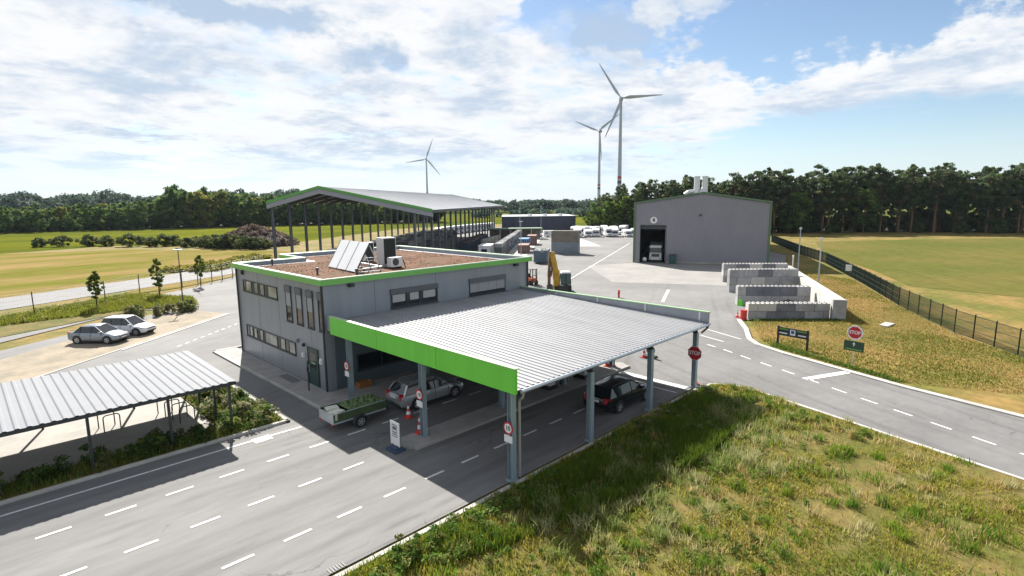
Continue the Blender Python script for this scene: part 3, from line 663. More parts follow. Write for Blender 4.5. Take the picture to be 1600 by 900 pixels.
# signs fixed to the posts
def limit_sign(x, y, z, label, white_up=True):
    t = thing('speed_limit_sign', label, 'road sign', (x, y, z), 0, 'speed limit signs on the canopy posts')
    m = MB(); disc(m, (0, 0, 0), (0, -1, 0), (0, 0, 1), .27, 28, 0, .02); m.build('ring', red_s, t)
    m = MB(); disc(m, (0, 0, 0), (0, -1, 0), (0, 0, 1), .20, 28, .021, .026); m.build('face', white_p, t)
    text('numerals', '10', .27, black_p, t, (-.03, 0, 0), (0, -1, 0), (0, 0, 1), .003)
    m = MB(); m.box(-.02, 0, -.23, .23, -.62, -.31); m.build('plate', white_p, t)
    m = MB(); m.box(0, .05, -.05, .05, -.55, .1); m.build('bracket', galv, t)
limit_sign(15.08, 15.2, 2.38, 'round red limit sign on the front corner canopy post beside the grass')
limit_sign(15.08, 21.3, 2.30, 'round red limit sign on the middle post above the traffic island')
limit_sign(15.08, 28.3, 2.30, 'round red limit sign on the post nearest the office door')
def octa(t, X, U, r, mat, t0, t1, name):
    m = MB(); disc(m, (0, 0, 0), X, U, r, 8, t0, t1, math.pi / 8); return m.build(name, mat, t)
t = thing('stop_sign', 'red octagonal STOP sign fixed to the far canopy post', 'stop sign', (31.2, 15.15, 2.25))
X = (0, -1, 0); U = (0, 0, 1)
octa(t, X, U, .47, white_p, 0, .02, 'border'); octa(t, X, U, .44, red_s, .021, .026, 'face'); text('lettering', 'STOP', .34, white_p, t, (-.032, 0, 0), X, U, .003, .88)
m = MB(); m.box(0, .06, -.06, .06, -.3, .3); m.build('bracket', galv, t)
def rotz(v, a): return Vector((v[0] * math.cos(a) - v[1] * math.sin(a), v[0] * math.sin(a) + v[1] * math.cos(a), v[2]))
t = thing('stop_sign', 'red STOP sign on a pole above a dark green plate on dry grass', 'stop sign', (42.55, 9.2, 0))
a = R(-8); X = rotz((0, -1, 0), a); U = (0, 0, 1); Zf = Vector(X).cross(Vector(U))
m = MB(); m.tube((0, 0, 0), (0, 0, 2.95), .035); m.build('pole', galv, t)
m = MB(); disc(m, Vector((0, 0, 2.5)) + Zf * .04, X, U, .50, 28, 0, .02); m.build('backing_disc', white_p, t)
m = MB(); disc(m, Vector((0, 0, 2.5)) + Zf * .04, X, U, .43, 8, .021, .03, math.pi / 8); m.build('face', red_s, t)
text('lettering', 'STOP', .33, white_p, t, Vector((0, 0, 2.5)) + Zf * .076, X, U, .003, .88)
gp = M('sign_green', (.012, .05, .025), .5)
def plate(t, c, X, U, w, h, mat, t0, t1, name):
    c, X, U = Vector(c), Vector(X), Vector(U); Z = X.cross(U); q = [c + X * a + U * b for a, b in ((-w / 2, -h / 2), (w / 2, -h / 2), (w / 2, h / 2), (-w / 2, h / 2))]
    m = MB(); m.hexa([p + Z * t0 for p in q] + [p + Z * t1 for p in q]); return m.build(name, mat, t)
def arrow(t, c, X, U, s, mat, name='arrow'):
    c, X, U = Vector(c), Vector(X), Vector(U); Z = X.cross(U)
    pts = [(-.12, -.5), (.12, -.5), (.12, .05), (.38, .05), (0, .55), (-.38, .05), (-.12, .05)]
    m = MB(); m.loft([[c + X * a * s + U * b * s + Z * z for a, b in pts] for z in (0, .006)]); return m.build(name, mat, t)
plate(t, Vector((0, 0, 1.55)) + Zf * .045, X, U, 1.25, .70, gp, 0, .02, 'plate'); arrow(t, Vector((0, 0, 1.68)) + Zf * .07, X, U, .26, white_p)
plate(t, Vector((0, 0, 1.32)) + Zf * .045, X, U, 1.0, .08, M('sign_lime', (.12, .28, .04), .5), .021, .026, 'text_strip')
# direction board on two posts
t = thing('direction_board', 'low dark direction board with white arrows between two posts', 'direction sign', (45.2, 14.1, 0))
A_, B_ = Vector((45.35, 15.1, 0)) - Vector((45.2, 14.1, 0)), Vector((45.05, 12.85, 0)) - Vector((45.2, 14.1, 0))
X = (B_ - A_).normalized(); U = Vector((0, 0, 1)); Zf = X.cross(U); L_ = (B_ - A_).length; mid = (A_ + B_) / 2
navy = M('sign_navy', (.012, .02, .035), .5); lime = M('sign_lime', (.12, .28, .04), .5)
for p in (A_, B_): m = MB(); m.box(p.x - .07, p.x + .07, p.y - .07, p.y + .07, 0, 1.62); m.build('post', M('post_dark', (.015, .016, .02), .5), t)
plate(t, mid + U * 1.22, X, U, L_ - .14, .66, navy, -.02, .03, 'board')
for s, d in ((-1, -1), (1, 1)):
    c = mid + X * s * .72 + Zf * .032
    plate(t, c + U * 1.42, X, U, .78, .10, lime, 0, .006, 'text_strip'); plate(t, c + U * 1.10, X, U, .62, .09, white_p, 0, .006, 'text_strip')
    arrow(t, c + X * d * .36 + U * 1.10, U.cross(Zf) * d, X * d, .22, white_p)
plate(t, mid + U * 1.24 + Zf * .032, X, U, .40, .44, white_p, 0, .006, 'pictogram'); plate(t, mid + U * 1.27 + Zf * .039, X, U, .24, .26, M('sign_blue', (.03, .08, .3), .5), 0, .004, 'pictogram')
# white stand-up notice with a rubber base
t = thing('notice_stand', 'white notice board on a blue rubber foot at the island tip', 'notice board', (13.55, 21.2, 0))
m = MB(); m.box(-.30, .30, -.40, .40, 0, .10); m.box(-.18, .18, -.26, .26, .10, .20); m.build('rubber_foot', blue_r, t)
m = MB(); m.box(-.02, .02, -.36, .36, .26, 1.42); m.build('board', white_p, t)
m = MB(); m.box(-.024, -.0205, -.21, .21, .68, 1.28); m.build('border_print', steel_d, t)
m = MB(); m.box(-.028, -.0245, -.17, .17, .72, 1.24); m.build('print_field', white_p, t)
m = MB()
for z0, z1, w in ((1.02, 1.2, .13), (.88, .94, .14), (.78, .84, .12)): m.box(-.031, -.0285, -w, w, z0, z1)
m.build('print', M('print_grey', (.10, .10, .12), .6), t)
m = MB(); m.bar((0, -.2, .15), (0, -.2, .3), .05); m.bar((0, .2, .15), (0, .2, .3), .05); m.build('bracket', steel_d, t)
# weighing terminals on the island
for x, y, lab, w in ((24.9, 21.55, 'dark weighing terminal with pale screen box on the island', 1), (28.0, 21.3, 'dark weighing terminal with sloping desk near the island end', 2)):
    t = thing('weighing_terminal', lab, 'terminal', (x, y, .13), 0, 'weighing terminals on the island')
    m = MB(); m.box(-.38, .38, -.45, .45, 0, .22); m.build('foot', black_p, t)
    m = MB(); m.hexa([(-.25, -.35, .22), (.25, -.35, .22), (.25, .35, .22), (-.25, .35, .22), (-.18, -.35, 1.15), (.25, -.35, 1.3), (.25, .35, 1.3), (-.18, .35, 1.15)]); m.build('housing', white_b if w == 1 else galv, t)
    m = MB(); m.hexa([(-.245, -.25, .45), (-.235, -.25, .45), (-.235, .25, .45), (-.245, .25, .45), (-.20, -.25, .95), (-.19, -.25, .95), (-.19, .25, .95), (-.20, .25, .95)]); m.build('panel', steel_d, t)
    m = MB(); m.tube((.1, .2, 1.2), (.1, .2, 1.6), .03); m.box(0, .2, .08, .32, 1.6, 1.8); m.build('intercom', black_p, t)
t = thing('pipe_barrier', 'row of short dark pipe barriers beside the weighing terminal', 'barrier', (25.9, 21.4, .13))
m = MB()
for k in range(4): m.tube((k * .22, 0, 0), (k * .22, 0, .9), .035)
m.bar((0, 0, .9), (.66, 0, .9), .06); m.build('rail', steel_d, t)

def cone(loc, label, h=.78, extra=None):
    t = thing('traffic_cone', label, 'traffic cone', loc, 0, 'red and white traffic cones')
    m = MB(); m.box(-.2, .2, -.2, .2, 0, .05); m.build('base', red_p, t)
    r = lambda z: .15 - .12 * (z - .05) / (h - .05)
    zs = [.05, .05 + (h - .05) * .22, .05 + (h - .05) * .45, .05 + (h - .05) * .66, .05 + (h - .05) * .84, h]
    for k in range(5):
        m = MB(); m.tube((0, 0, zs[k]), (0, 0, zs[k + 1]), r(zs[k]), r(zs[k + 1]), 14); m.build('stripe' if k % 2 else 'body', white_p if k % 2 else red_p, t)
    return t
cone((16.3, 24.1, 0), 'traffic cone standing beside the rear wheel of the silver estate')
cone((15.35, 21.75, .13), 'taller traffic cone on the island tip by the middle post', .92)
cone((31.1, 21.5, .13), 'traffic cone at the far end of the island beside a short post')
cone((35.1, 21.0, 0), 'traffic cone on the sunlit yard beyond the canopy')
cone((32.05, 15.45, 0), 'traffic cone behind the STOP sign post at the kerb')
cone((53.9, 21.9, 0), 'red cone at the near corner of the block bays', .7)
t = thing('bollard', 'short dark post beside the cone at the island end', 'bollard', (31.5, 21.2, .13)); m = MB(); m.tube((0, 0, 0), (0, 0, .95), .06); m.build('post', steel_d, t); m = MB(); m.tube((0, 0, 0), (0, 0, .05), .15); m.build('foot', red_p, t)
t = thing('mirror_stand', 'round dark warning lamp standing behind the cone in the yard', 'warning lamp', (35.5, 20.7, 0)); m = MB(); disc(m, (0, 0, .55), (0, -1, 0), (0, 0, 1), .34, 20, -.05, .05); m.build('drum', steel_d, t); m = MB(); m.box(-.35, .35, -.4, .4, 0, .12); m.build('foot', rubber, t)
t = thing('hydrant', 'small red hydrant post out on the sunlit yard', 'hydrant', (55.7, 37.0, 0)); m = MB(); m.tube((0, 0, 0), (0, 0, .75), .12); m.build('body', red_p, t); m = MB(); m.tube((0, 0, .75), (0, 0, .95), .16, .08); m.build('cap', red_p, t); m = MB(); m.tube((-.22, 0, .55), (.22, 0, .55), .07); m.build('outlet', red_p, t)
t = thing('marker_post', 'thin dark marker post on the sidewalk by the office door', 'post', (14.45, 32.0, .1)); m = MB(); m.tube((0, 0, 0), (0, 0, 1.9), .045); m.build('pole', steel_d, t); m = MB(); m.box(-.06, .06, -.05, .05, 1.25, 1.5); m.build('card_reader', anthr, t)
t = thing('wooden_crate', 'low orange wooden crate against the dark canopy wall', 'crate', (17.2, 30.2, .1)); m = MB()
for k in range(3): m.box(-.45, .45, -.25 + k * 0, -.22, .02 + k * .12, .11 + k * .12); m.box(-.45, .45, .22, .25, .02 + k * .12, .11 + k * .12); m.box(-.45, -.42, -.22, .22, .02 + k * .12, .11 + k * .12); m.box(.42, .45, -.22, .22, .02 + k * .12, .11 + k * .12)
m.box(-.42, .42, -.22, .22, .0, .02); m.build('slats', M('crate_wood', (.36, .15, .04), .7), t)

# ------------------------------------------------------------------ bicycle shelter
sh = thing('bicycle_shelter', 'open bicycle shelter with ribbed light metal roof on dark posts', 'shelter', (0, 33, 0))
SX0, SX1, SY0, SY1 = -13.0, 9.25, 28.75, 36.7
m = MB(); prof = []; x = SX0
while x < SX1 - .3: prof += [(x, 0), (x + .18, 0), (x + .24, .035), (x + .32, .035)]; x += .38
prof.append((SX1, 0))
def zs(y): return 2.66 + (y - SY0) * .012
m.loft([[(px, yy, zs(yy) + .06 + pz) for px, pz in prof] for yy in (SY0, SY1)], cap=False, closed=False)
m.build('roof_sheet', M('shelter_sheet', (.185, .195, .215), .75, 0, spec=.25, var=.06, scale=.7), sh, True)
m = MB(); m.box(SX0, SX1, SY0 + .02, SY0 + .10, 2.54, zs(SY0) + .05); m.box(SX0, SX1, SY1 - .10, SY1 - .02, 2.6, zs(SY1) + .05); m.box(SX1 - .10, SX1 - .02, SY0 + .1, SY1 - .1, 2.56, 2.70); m.box(SX0, SX1, 32.7, 32.8, 2.56, 2.70)
m.build('frame', anthr, sh, True)
m = MB(); m.poly([(SX0, SY0 + .1, 2.708), (SX1 - .1, SY0 + .1, 2.708), (SX1 - .1, SY1 - .1, 2.79), (SX0, SY1 - .1, 2.79)]); m.build('soffit', soffit, sh, True)
for x, y in [(8.95, 29.0), (8.85, 31.1), (8.85, 33.9), (8.85, 36.5), (6.25, 28.95), (3.2, 28.95), (.2, 28.95), (-2.8, 28.95), (6.2, 36.5), (2.2, 36.5), (-2, 36.5)]:
    m = MB(); m.box(x - .055, x + .055, y - .055, y + .055, .02, 2.58); m.build('post', anthr, sh, True)
def rack(x, y, label):
    t = thing('bicycle_rack', label, 'bicycle rack', (x, y, .07), 0, 'bicycle racks under the shelter')
    pts = [(-.35, 0, 0), (-.35, 0, .72)] + [(-.35 + .15 - .15 * math.cos(a), 0, .72 + .15 * math.sin(a)) for a in (.5, 1.0, 1.57)] + [(.2 + .15 * math.sin(a), 0, .72 + .15 * math.cos(a)) for a in (0, .6, 1.1, 1.57)] + [(.35, 0, 0)]
    m = MB(); m.path(pts, .028, 8); m.build('hoop', steel_d, t)
for i, (x, y) in enumerate(((7.3, 34.6), (7.45, 33.7), (7.6, 32.9), (7.75, 32.1), (4.6, 34.5), (4.7, 33.6))):
    rack(x, y, 'dark tubular bicycle hoop standing on paving under the shelter roof')

# ------------------------------------------------------------------ cars
def wheel(parent, x, y, r=.325, side=1):
    m = MB(); m.tube((x, y - .10, r), (x, y + .10, r), r, r, 24); w = m.build('wheel', rubber, parent, smooth=True)
    s = side
    m = MB(); disc(m, (x, y + s * .095, r), (1, 0, 0), (0, 0, 1), r * .66, 20, -.012, .012); m.build('rim', rim_m, w)
    m = MB()
    for k in range(5):
        a = 2 * math.pi * k / 5 + .3; b = a + .62
        m.loft([[(x + math.cos(t_) * q * r, y + s * (.1075 + e), r + math.sin(t_) * q * r) for t_, q in ((a, .28), (a, .58), (b, .58), (b, .28))] for e in (0, .004)])
    m.build('rim_gap', black_p, w)
def make_car(name, label, body, L=4.65, W=1.80, Hh=1.48, wb=2.70, estate=True, heading=0, loc=(0, 0, 0), rails=True, light=1.0):
    t = thing(name, label, 'car', loc, heading)
    hl, hw = L / 2, W / 2
    fx, rx = wb / 2 + .05, -wb / 2 + .05
    # lower body: stations along x (x, z bottom, z top, half width, taper at top)
    belt = .93
    st = [(-hl, .42, .80, hw * .78, .96), (-hl + .05, .30, .93, hw * .90, .95), (-hl + .28, .24, belt + .04, hw * .98, .93), (rx, .22, belt + .03, hw, .92), (0, .20, belt, hw, .92), (fx - .35, .20, belt - .02, hw, .92),
          (fx + .05, .22, belt - .08, hw * .99, .90), (hl - .45, .24, belt - .15, hw * .96, .87), (hl - .15, .26, belt - .23, hw * .88, .86), (hl - .03, .34, .62, hw * .76, .88), (hl, .42, .54, hw * .68, .92)]
    rings = []
    for x, zb, zt, w, tp in st:
        h = zt - zb; half = [(w * .86, zb), (w * .97, zb + h * .12), (w, zb + h * .42), (w * .985, zb + h * .72), (w * (tp + .02), zb + h * .93), (w * tp * .93, zt)]
        rings.append([(x, -a, z) for a, z in half] + [(x, 0, zt + .03)] + [(x, a, z) for a, z in half[::-1]] + [(x, 0, zb)])
    m = MB(); m.loft(rings); bd = m.build('body', body, t, smooth=True)
    # glasshouse: (x at belt, x at roof)
    wsx0, wsx1 = fx - .28, fx - 1.10
    rwx0, rwx1 = (-hl + .16, -hl + .52) if estate else (-hl + .55, -hl + 1.2)
    zb = belt - .03; zr_ = Hh - .05; wb_, wr = hw * .90, hw * .70
    # dark glass shell
    ns = [(rwx0, rwx1), (rwx0 + .9, rwx1 + .75), (.1, .05), (wsx0 - .55, wsx1 - .15), (wsx0, wsx1)]
    m = MB()
    m.loft([[(a, -wb_, zb), (a, wb_, zb), (b, wr, zr_), (b, -wr, zr_)] for a, b in ns])
    m.build('window_glass', glass, t)
    # roof panel, slightly crowned
    m = MB(); rings = []
    for i, (a, b) in enumerate(ns):
        dz = (-.02, .035, .05, .04, -.01)[i]
        rings.append([(b, -wr - .035, zr_ - .02), (b, -wr * .96, zr_ + .02 + dz * .6), (b, 0, zr_ + .045 + dz), (b, wr * .96, zr_ + .02 + dz * .6), (b, wr + .035, zr_ - .02)])
    m.loft(rings); m.build('roof', body, t, smooth=True)
    m = MB()
    for s in (-1, 1):
        for (a, b), w in ((ns[0], .11), (ns[4], .07)): m.bar((a, s * wb_, zb), (b, s * wr, zr_ - .01), w, .05)
        m.bar((ns[0][0] + .04, s * (wb_ + .004), zb + .005), (ns[4][0], s * (wb_ + .004), zb + .005), .03, .05)
    m.build('pillar', body, t)
    for s in (-1, 1):
        for a, b in ((.02, 0), (-1.02, -.95)): m = MB(); m.bar((a, s * (wb_ + .002), zb), (b, s * (wr + .002), zr_ - .02), .07, .02); m.build('door_pillar', black_p, t)
    if rails:
        for s in (-1, 1):
            m = MB(); m.path([(rwx1 + .25, s * wr * .93, zr_ + .02), (rwx1 + .35, s * wr * .93, zr_ + .09), (wsx1 - .35, s * wr * .93, zr_ + .10), (wsx1 - .2, s * wr * .93, zr_ + .04)], .018, 6); m.build('roof_rail', steel_d if light < 1 else galv, t)
    for x in (rx, fx):
        for s in (-1, 1):
            m = MB(); disc(m, (x, s * (hw - .035), .335), (1, 0, 0), (0, 0, 1), .405, 24, -.06, .045); m.build('wheel_arch', black_p, t)
            wheel(t, x, s * (hw - .085), .325, s)
    for s in (-1, 1):
        m = MB(); m.hexa([(-hl - .012, s * hw * .52, .70), (-hl - .012, s * hw * .80, .72), (-hl + .20, s * hw * .93, .74), (-hl + .20, s * hw * .6, .74), (-hl + .03, s * hw * .6, 1.02), (-hl + .05, s * hw * .86, 1.02), (-hl + .30, s * hw * .945, .98), (-hl + .30, s * hw * .6, .98)]); m.build('tail_light', M('tail_lamp', (.35, .012, .02), .2), t)
        m = MB(); m.hexa([(hl - .06, s * hw * .42, .56), (hl - .10, s * hw * .74, .56), (hl - .42, s * hw * .955, .62), (hl - .4, s * hw * .5, .6), (hl - .10, s * hw * .42, .68), (hl - .14, s * hw * .76, .70), (hl - .46, s * hw * .95, .77), (hl - .44, s * hw * .5, .75)]); m.build('headlight', M('head_lamp', (.30, .33, .36), .1), t)
        m = MB(); m.box(fx - .62, fx - .42, s * (hw + .02) - .10, s * (hw + .02) + .10, .93, 1.06); m.build('mirror', body, t)
        m = MB(); m.box(-.42, -.22, s * (hw * .985) - .014, s * (hw * .985) + .014, .80, .835); m.box(-1.35, -1.15, s * (hw * .985) - .014, s * (hw * .985) + .014, .82, .855); m.build('door_handle', body, t)
        m = MB()
        for x in (.92, -.03, -1.02): m.box(x - .007, x + .007, s * hw * .99 - .012, s * hw * .99 + .012, .34, .90)
        m.build('door_gap', black_p, t)
        m = MB(); m.box(rx + .45, fx - .45, s * hw * .965 - .03, s * hw * .965 + .03, .20, .30); m.build('sill_trim', black_p, t)
    m = MB(); m.box(hl - .09, hl + .006, -hw * .5, hw * .5, .56, .66); m.box(hl - .1, hl + .004, -hw * .62, hw * .62, .30, .42); m.build('grille', black_p, t)
    m = MB(); m.box(-hl - .02, -hl + .1, -hw * .70, hw * .70, .30, .44); m.build('bumper_trim', black_p if light < .5 else steel_d, t)
    m = MB(); m.box(-hl - .03, -hl - .005, -.26, .26, .74, .85); m.build('number_plate', white_p, t)
    m = MB(); m.box(hl + .004, hl + .02, -.26, .26, .44, .54); m.build('number_plate', white_p, t)
    return t
silver = M('silver_paint', (.42, .44, .46), .25, .55); blackp = M('black_car_paint', (.008, .009, .012), .15, .0, spec=.8); whitep = M('white_car_paint', (.68, .69, .71), .25, .0)
greyp = M('grey_car_paint', (.26, .29, .33), .25, .5)
make_car('estate_car', 'silver estate car under the canopy with a green trailer hitched behind', silver, 4.6, 1.8, 1.50, 2.72, True, 0, (18.65, 25.6, .008))
make_car('estate_car', 'black estate car leaving under the canopy towards the stop line', blackp, 4.75, 1.82, 1.50, 2.72, True, 0, (25.95, 17.05, .008), light=.3)
make_car('parked_car', 'white car parked nose out on the gravel bay', whitep, 4.4, 1.8, 1.62, 2.68, True, R(-49.5), (10.35, 59.25, .006), rails=False)
make_car('parked_car', 'grey car parked at the picture edge beside the white car', greyp, 4.4, 1.8, 1.5, 2.66, False, R(-49.5), (7.95, 57.55, .006), rails=False)

# trailer with green sides
tr = thing('car_trailer', 'green box trailer with white foam sheets hitched behind the silver estate', 'trailer', (14.1, 25.75, .008))
tg = M('trailer_green', (.055, .085, .030), .6, var=.35, scale=2); net = M('green_net', (.10, .16, .055), .8, var=.5, scale=5)
m = MB()
m.box(-1.65, 1.35, -.72, .72, .55, .60)
for a, b, c, d in ((-1.65, 1.35, -.75, -.72), (-1.65, 1.35, .72, .75), (1.32, 1.35, -.72, .72)): m.box(a, b, c, d, .5, 1.0)
m.build('box', tg, tr)
m = MB(); m.box(-1.69, -1.655, -.75, .75, .48, .98); m.build('tailgate', galv, tr)
m = MB()
for y in (-.765, .765): m.bar((-1.68, y, .52), (1.36, y, .52), .05, .07); m.bar((-1.68, y, 1.005), (1.36, y, 1.005), .035, .03)
m.box(-1.66, 1.3, -.55, -.47, .44, .54); m.box(-1.66, 1.3, .47, .55, .44, .54)
m.build('frame', galv, tr)
for s in (-1, 1):
    wheel(tr, -.25, s * .88, .30, s)
    m = MB()
    for k in range(6):
        a, b = math.pi * k / 6, math.pi * (k + 1) / 6
        m.hexa([(-.25 + .37 * math.cos(a), s * .88 - .13, .30 + .37 * math.sin(a)), (-.25 + .37 * math.cos(b), s * .88 - .13, .30 + .37 * math.sin(b)), (-.25 + .37 * math.cos(b), s * .88 + .13, .30 + .37 * math.sin(b)), (-.25 + .37 * math.cos(a), s * .88 + .13, .30 + .37 * math.sin(a)),
                (-.25 + .40 * math.cos(a), s * .88 - .13, .30 + .40 * math.sin(a)), (-.25 + .40 * math.cos(b), s * .88 - .13, .30 + .40 * math.sin(b)), (-.25 + .40 * math.cos(b), s * .88 + .13, .30 + .40 * math.sin(b)), (-.25 + .40 * math.cos(a), s * .88 + .13, .30 + .40 * math.sin(a))])
    m.build('mudguard', steel_d, tr)
    m = MB(); m.box(-1.71, -1.69, s * .60 - .1, s * .60 + .1, .38, .48); m.build('tail_light', red_s, tr)
m = MB(); m.bar((1.3, .5, .5), (2.25, .05, .48), .07); m.bar((1.3, -.5, .5), (2.25, -.05, .48), .07); m.bar((2.2, 0, .48), (2.45, 0, .48), .08); m.build('drawbar', M('hitch_green', (.03, .09, .07), .5), tr)
m = MB(); m.tube((2.0, .12, .05), (2.0, .12, .65), .03); disc(m, (2.0, .12, .12), (1, 0, 0), (0, 0, 1), .1, 14, -.03, .03); m.build('jockey_wheel', steel_d, tr)
mb = MB(); NX, NY = 14, 8; rr = random.Random(5); gp_ = []
for i in range(NX + 1):
    for j in range(NY + 1):
        e = min(i, NX - i, j, NY - j); mb.v.append((-.75 + i * 2.05 / NX, -.72 + j * 1.44 / NY, 1.005 + (0 if e == 0 else rr.uniform(-.05, .10) - .03)))
for i in range(NX):
    for j in range(NY): a = i * (NY + 1) + j; mb.face(a, a + NY + 1, a + NY + 2, a + 1)
ld = mb.build('load_net', net, None); ld.location = (14.1, 25.75, .008); tag(ld, 'green net stretched over the load of the trailer', 'net')
fo = MB()
for k, (x, y, a, z) in enumerate(((-1.25, -.2, .1, .92), (-1.2, .3, -.2, .98), (-1.32, -.45, .3, 1.0))):
    c, s = math.cos(a), math.sin(a); q = [(-.32, -.25), (.32, -.25), (.32, .25), (-.32, .25)]
    fo.loft([[(x + c * u - s * v, y + s * u + c * v, z + dz) for u, v in q] for dz in (-.33, .04)])
fo = fo.build('foam_sheets', foil_w); fo.location = (14.1, 25.75, .008); tag(fo, 'white foam sheets lying at the open rear of the trailer', 'foam sheets')

# ------------------------------------------------------------------ hall with the big door
HA = Vector((90.2, 56.8, 0)); HD = Vector((.454, -.891, 0)).normalized(); HN = Vector((.891, .454, 0)).normalized(); HRZ = math.atan2(HD.y, HD.x)
hall = thing('machine_hall', 'large grey ribbed hall with green verge trim and an open gate', 'building', HA, HRZ)   # local x along front, y = back
# local frame: x along HD; y must point to the back (HN): HD x z ... check sign
HYS = 1 if Vector((-HD.y, HD.x, 0)).dot(HN) > 0 else -1
HW, HL, HE, HR, RX = 23.25, 58.0, 11.1, 12.85, 12.1
def hp(x, y, z): return (x, y * HYS, z)
def roofz(x): return HE + (HR - HE) * (1 - abs(x - RX) / (RX if x < RX else HW - RX)) if 0 <= x <= HW else HE
m = MB(); x = 0.25; D0, D1, DH = 1.15, 5.75, 6.95
while x < HW - .4:
    x1 = min(x + .30, HW - .25)
    prof = [(x, .03), (x + .10, .03), (x + .14, 0), (x + .26, 0), (x1, .03)]
    z0 = DH + .02 if D0 - .1 < x and x1 < D1 + .12 else .35
    for (a, d), (b, e) in zip(prof[:-1], prof[1:]):
        if b <= a: continue
        m.poly([hp(a, d, z0), hp(b, e, z0), hp(b, e, roofz(b) - .2), hp(a, d, roofz(a) - .2)])
    x = x1
m.build('wall', clad_hall, hall)
m = MB(); m.hexa([hp(0, .1, 0), hp(.02, .1, 0), hp(.02, HL, 0), hp(0, HL, 0), hp(0, .1, HE - .1), hp(.02, .1, HE - .1), hp(.02, HL, HE - .1), hp(0, HL, HE - .1)])
m.hexa([hp(HW - .02, .1, 0), hp(HW, .1, 0), hp(HW, HL, 0), hp(HW - .02, HL, 0), hp(HW - .02, .1, HE - .1), hp(HW, .1, HE - .1), hp(HW, HL, HE - .1), hp(HW - .02, HL, HE - .1)])
m.hexa([hp(.02, HL - .05, 0), hp(HW - .02, HL - .05, 0), hp(HW - .02, HL, 0), hp(.02, HL, 0), hp(.02, HL - .05, HE), hp(HW - .02, HL - .05, HE), hp(HW - .02, HL, HE), hp(.02, HL, HE)])
m.build('wall', clad_hall, hall)
m = MB(); m.hexa([hp(D1 + .12, -.02, 0), hp(HW - .02, -.02, 0), hp(HW - .02, .06, 0), hp(D1 + .12, .06, 0), hp(D1 + .12, -.02, .38), hp(HW - .02, -.02, .38), hp(HW - .02, .06, .38), hp(D1 + .12, .06, .38)])
m.hexa([hp(.05, -.02, 0), hp(D0 - .08, -.02, 0), hp(D0 - .08, .06, 0), hp(.05, .06, 0), hp(.05, -.02, .38), hp(D0 - .08, -.02, .38), hp(D0 - .08, .06, .38), hp(.05, .06, .38)]); m.build('plinth', concrete, hall)
m = MB()
for a, b in ((0, RX), (RX, HW)):
    za, zb2 = (HE, HR) if a == 0 else (HR, HE)
    m.hexa([hp(a - (.15 if a == 0 else 0), -.2, za), hp(b + (.15 if b == HW else 0), -.2, zb2), hp(b + (.15 if b == HW else 0), HL + .2, zb2), hp(a - (.15 if a == 0 else 0), HL + .2, za),
            hp(a - (.15 if a == 0 else 0), -.2, za + .14), hp(b + (.15 if b == HW else 0), -.2, zb2 + .14), hp(b + (.15 if b == HW else 0), HL + .2, zb2 + .14), hp(a - (.15 if a == 0 else 0), HL + .2, za + .14)])
m.build('roof', M('hall_roof', (.33, .34, .35), .5, .3), hall)
gd = M('green_edge', (.09, .16, .085), .45, var=.1, scale=1)
m = MB()
for a, b in ((0, RX), (RX, HW)):
    za, zb2 = roofz(a), roofz(b)
    m.hexa([hp(a, -.24, za - .16), hp(b, -.24, zb2 - .16), hp(b, -.205, zb2 - .16), hp(a, -.205, za - .16), hp(a, -.24, za + .16), hp(b, -.24, zb2 + .16), hp(b, -.205, zb2 + .16), hp(a, -.205, za + .16)])
for a, b in ((-.16, .24), (HW - .24, HW + .16)): m.hexa([hp(a, -.06, 0), hp(b, -.06, 0), hp(b, .1, 0), hp(a, .1, 0), hp(a, -.06, HE), hp(b, -.06, HE), hp(b, .1, HE), hp(a, .1, HE)])
m.build('verge_trim', gd, hall)
m = MB()
for a, b, c, d in ((D0 - .08, D0, 0, DH), (D1, D1 + .08, 0, DH), (D0 - .08, D1 + .08, DH, DH + .1)):
    m.hexa([hp(a, -.05, c), hp(b, -.05, c), hp(b, .3, c), hp(a, .3, c), hp(a, -.05, d), hp(b, -.05, d), hp(b, .3, d), hp(a, .3, d)])
m.build('gate_frame', anthr, hall)
m = MB(); m.hexa([hp(D0, .35, DH - .7), hp(D1, .35, DH - .7), hp(D1, .45, DH - .7), hp(D0, .45, DH - .7), hp(D0, .35, DH), hp(D1, .35, DH), hp(D1, .45, DH), hp(D0, .45, DH)]); m.build('roller_gate', steel_d, hall)
m = MB(); m.poly([hp(.1, .3, .012), hp(HW - .1, .3, .012), hp(HW - .1, HL - .3, .012), hp(.1, HL - .3, .012)]); m.build('floor_slab', M('hall_floor', (.07, .07, .07), .8), hall)
sX = Vector((1, 0, 0)); sgn = Vector((0, -HYS, 0))
m = MB(); disc(m, Vector(hp(3.5, -.03, 7.95)), (1, 0, 0) if HYS > 0 else (-1, 0, 0), (0, 0, 1), .62, 28, 0, .03); plq = m.build('number_disc', white_p, hall)
text('numeral', '4', 1.15, black_p, plq, hp(3.48, -.075, 7.95), (HYS, 0, 0), (0, 0, 1), .004, .9)
m = MB(); m.hexa([hp(11.45, -.35, 8.75), hp(11.85, -.35, 8.75), hp(11.85, 0, 8.75), hp(11.45, 0, 8.75), hp(11.45, -.35, 9.0), hp(11.85, -.35, 9.0), hp(11.85, 0, 9.0), hp(11.45, 0, 9.0)]); m.build('wall_lamp', anthr, hall)
stm = M('stack_metal', (.55, .57, .58), .4, .4)
for x, y, bend in ((10.9, 7, 1), (12.35, 7, 1)):
    m = MB(); c = Vector(hp(x, y, 0)); m.tube(c + Vector((0, 0, 12.7)), c + Vector((0, 0, 15.9)), .55, .52, 16); m.tube(c + Vector((0, 0, 15.85)), c + Vector((0, 0, 16.05)), .60, .60, 16); ch = m.build('chimney', stm, hall, smooth=True)
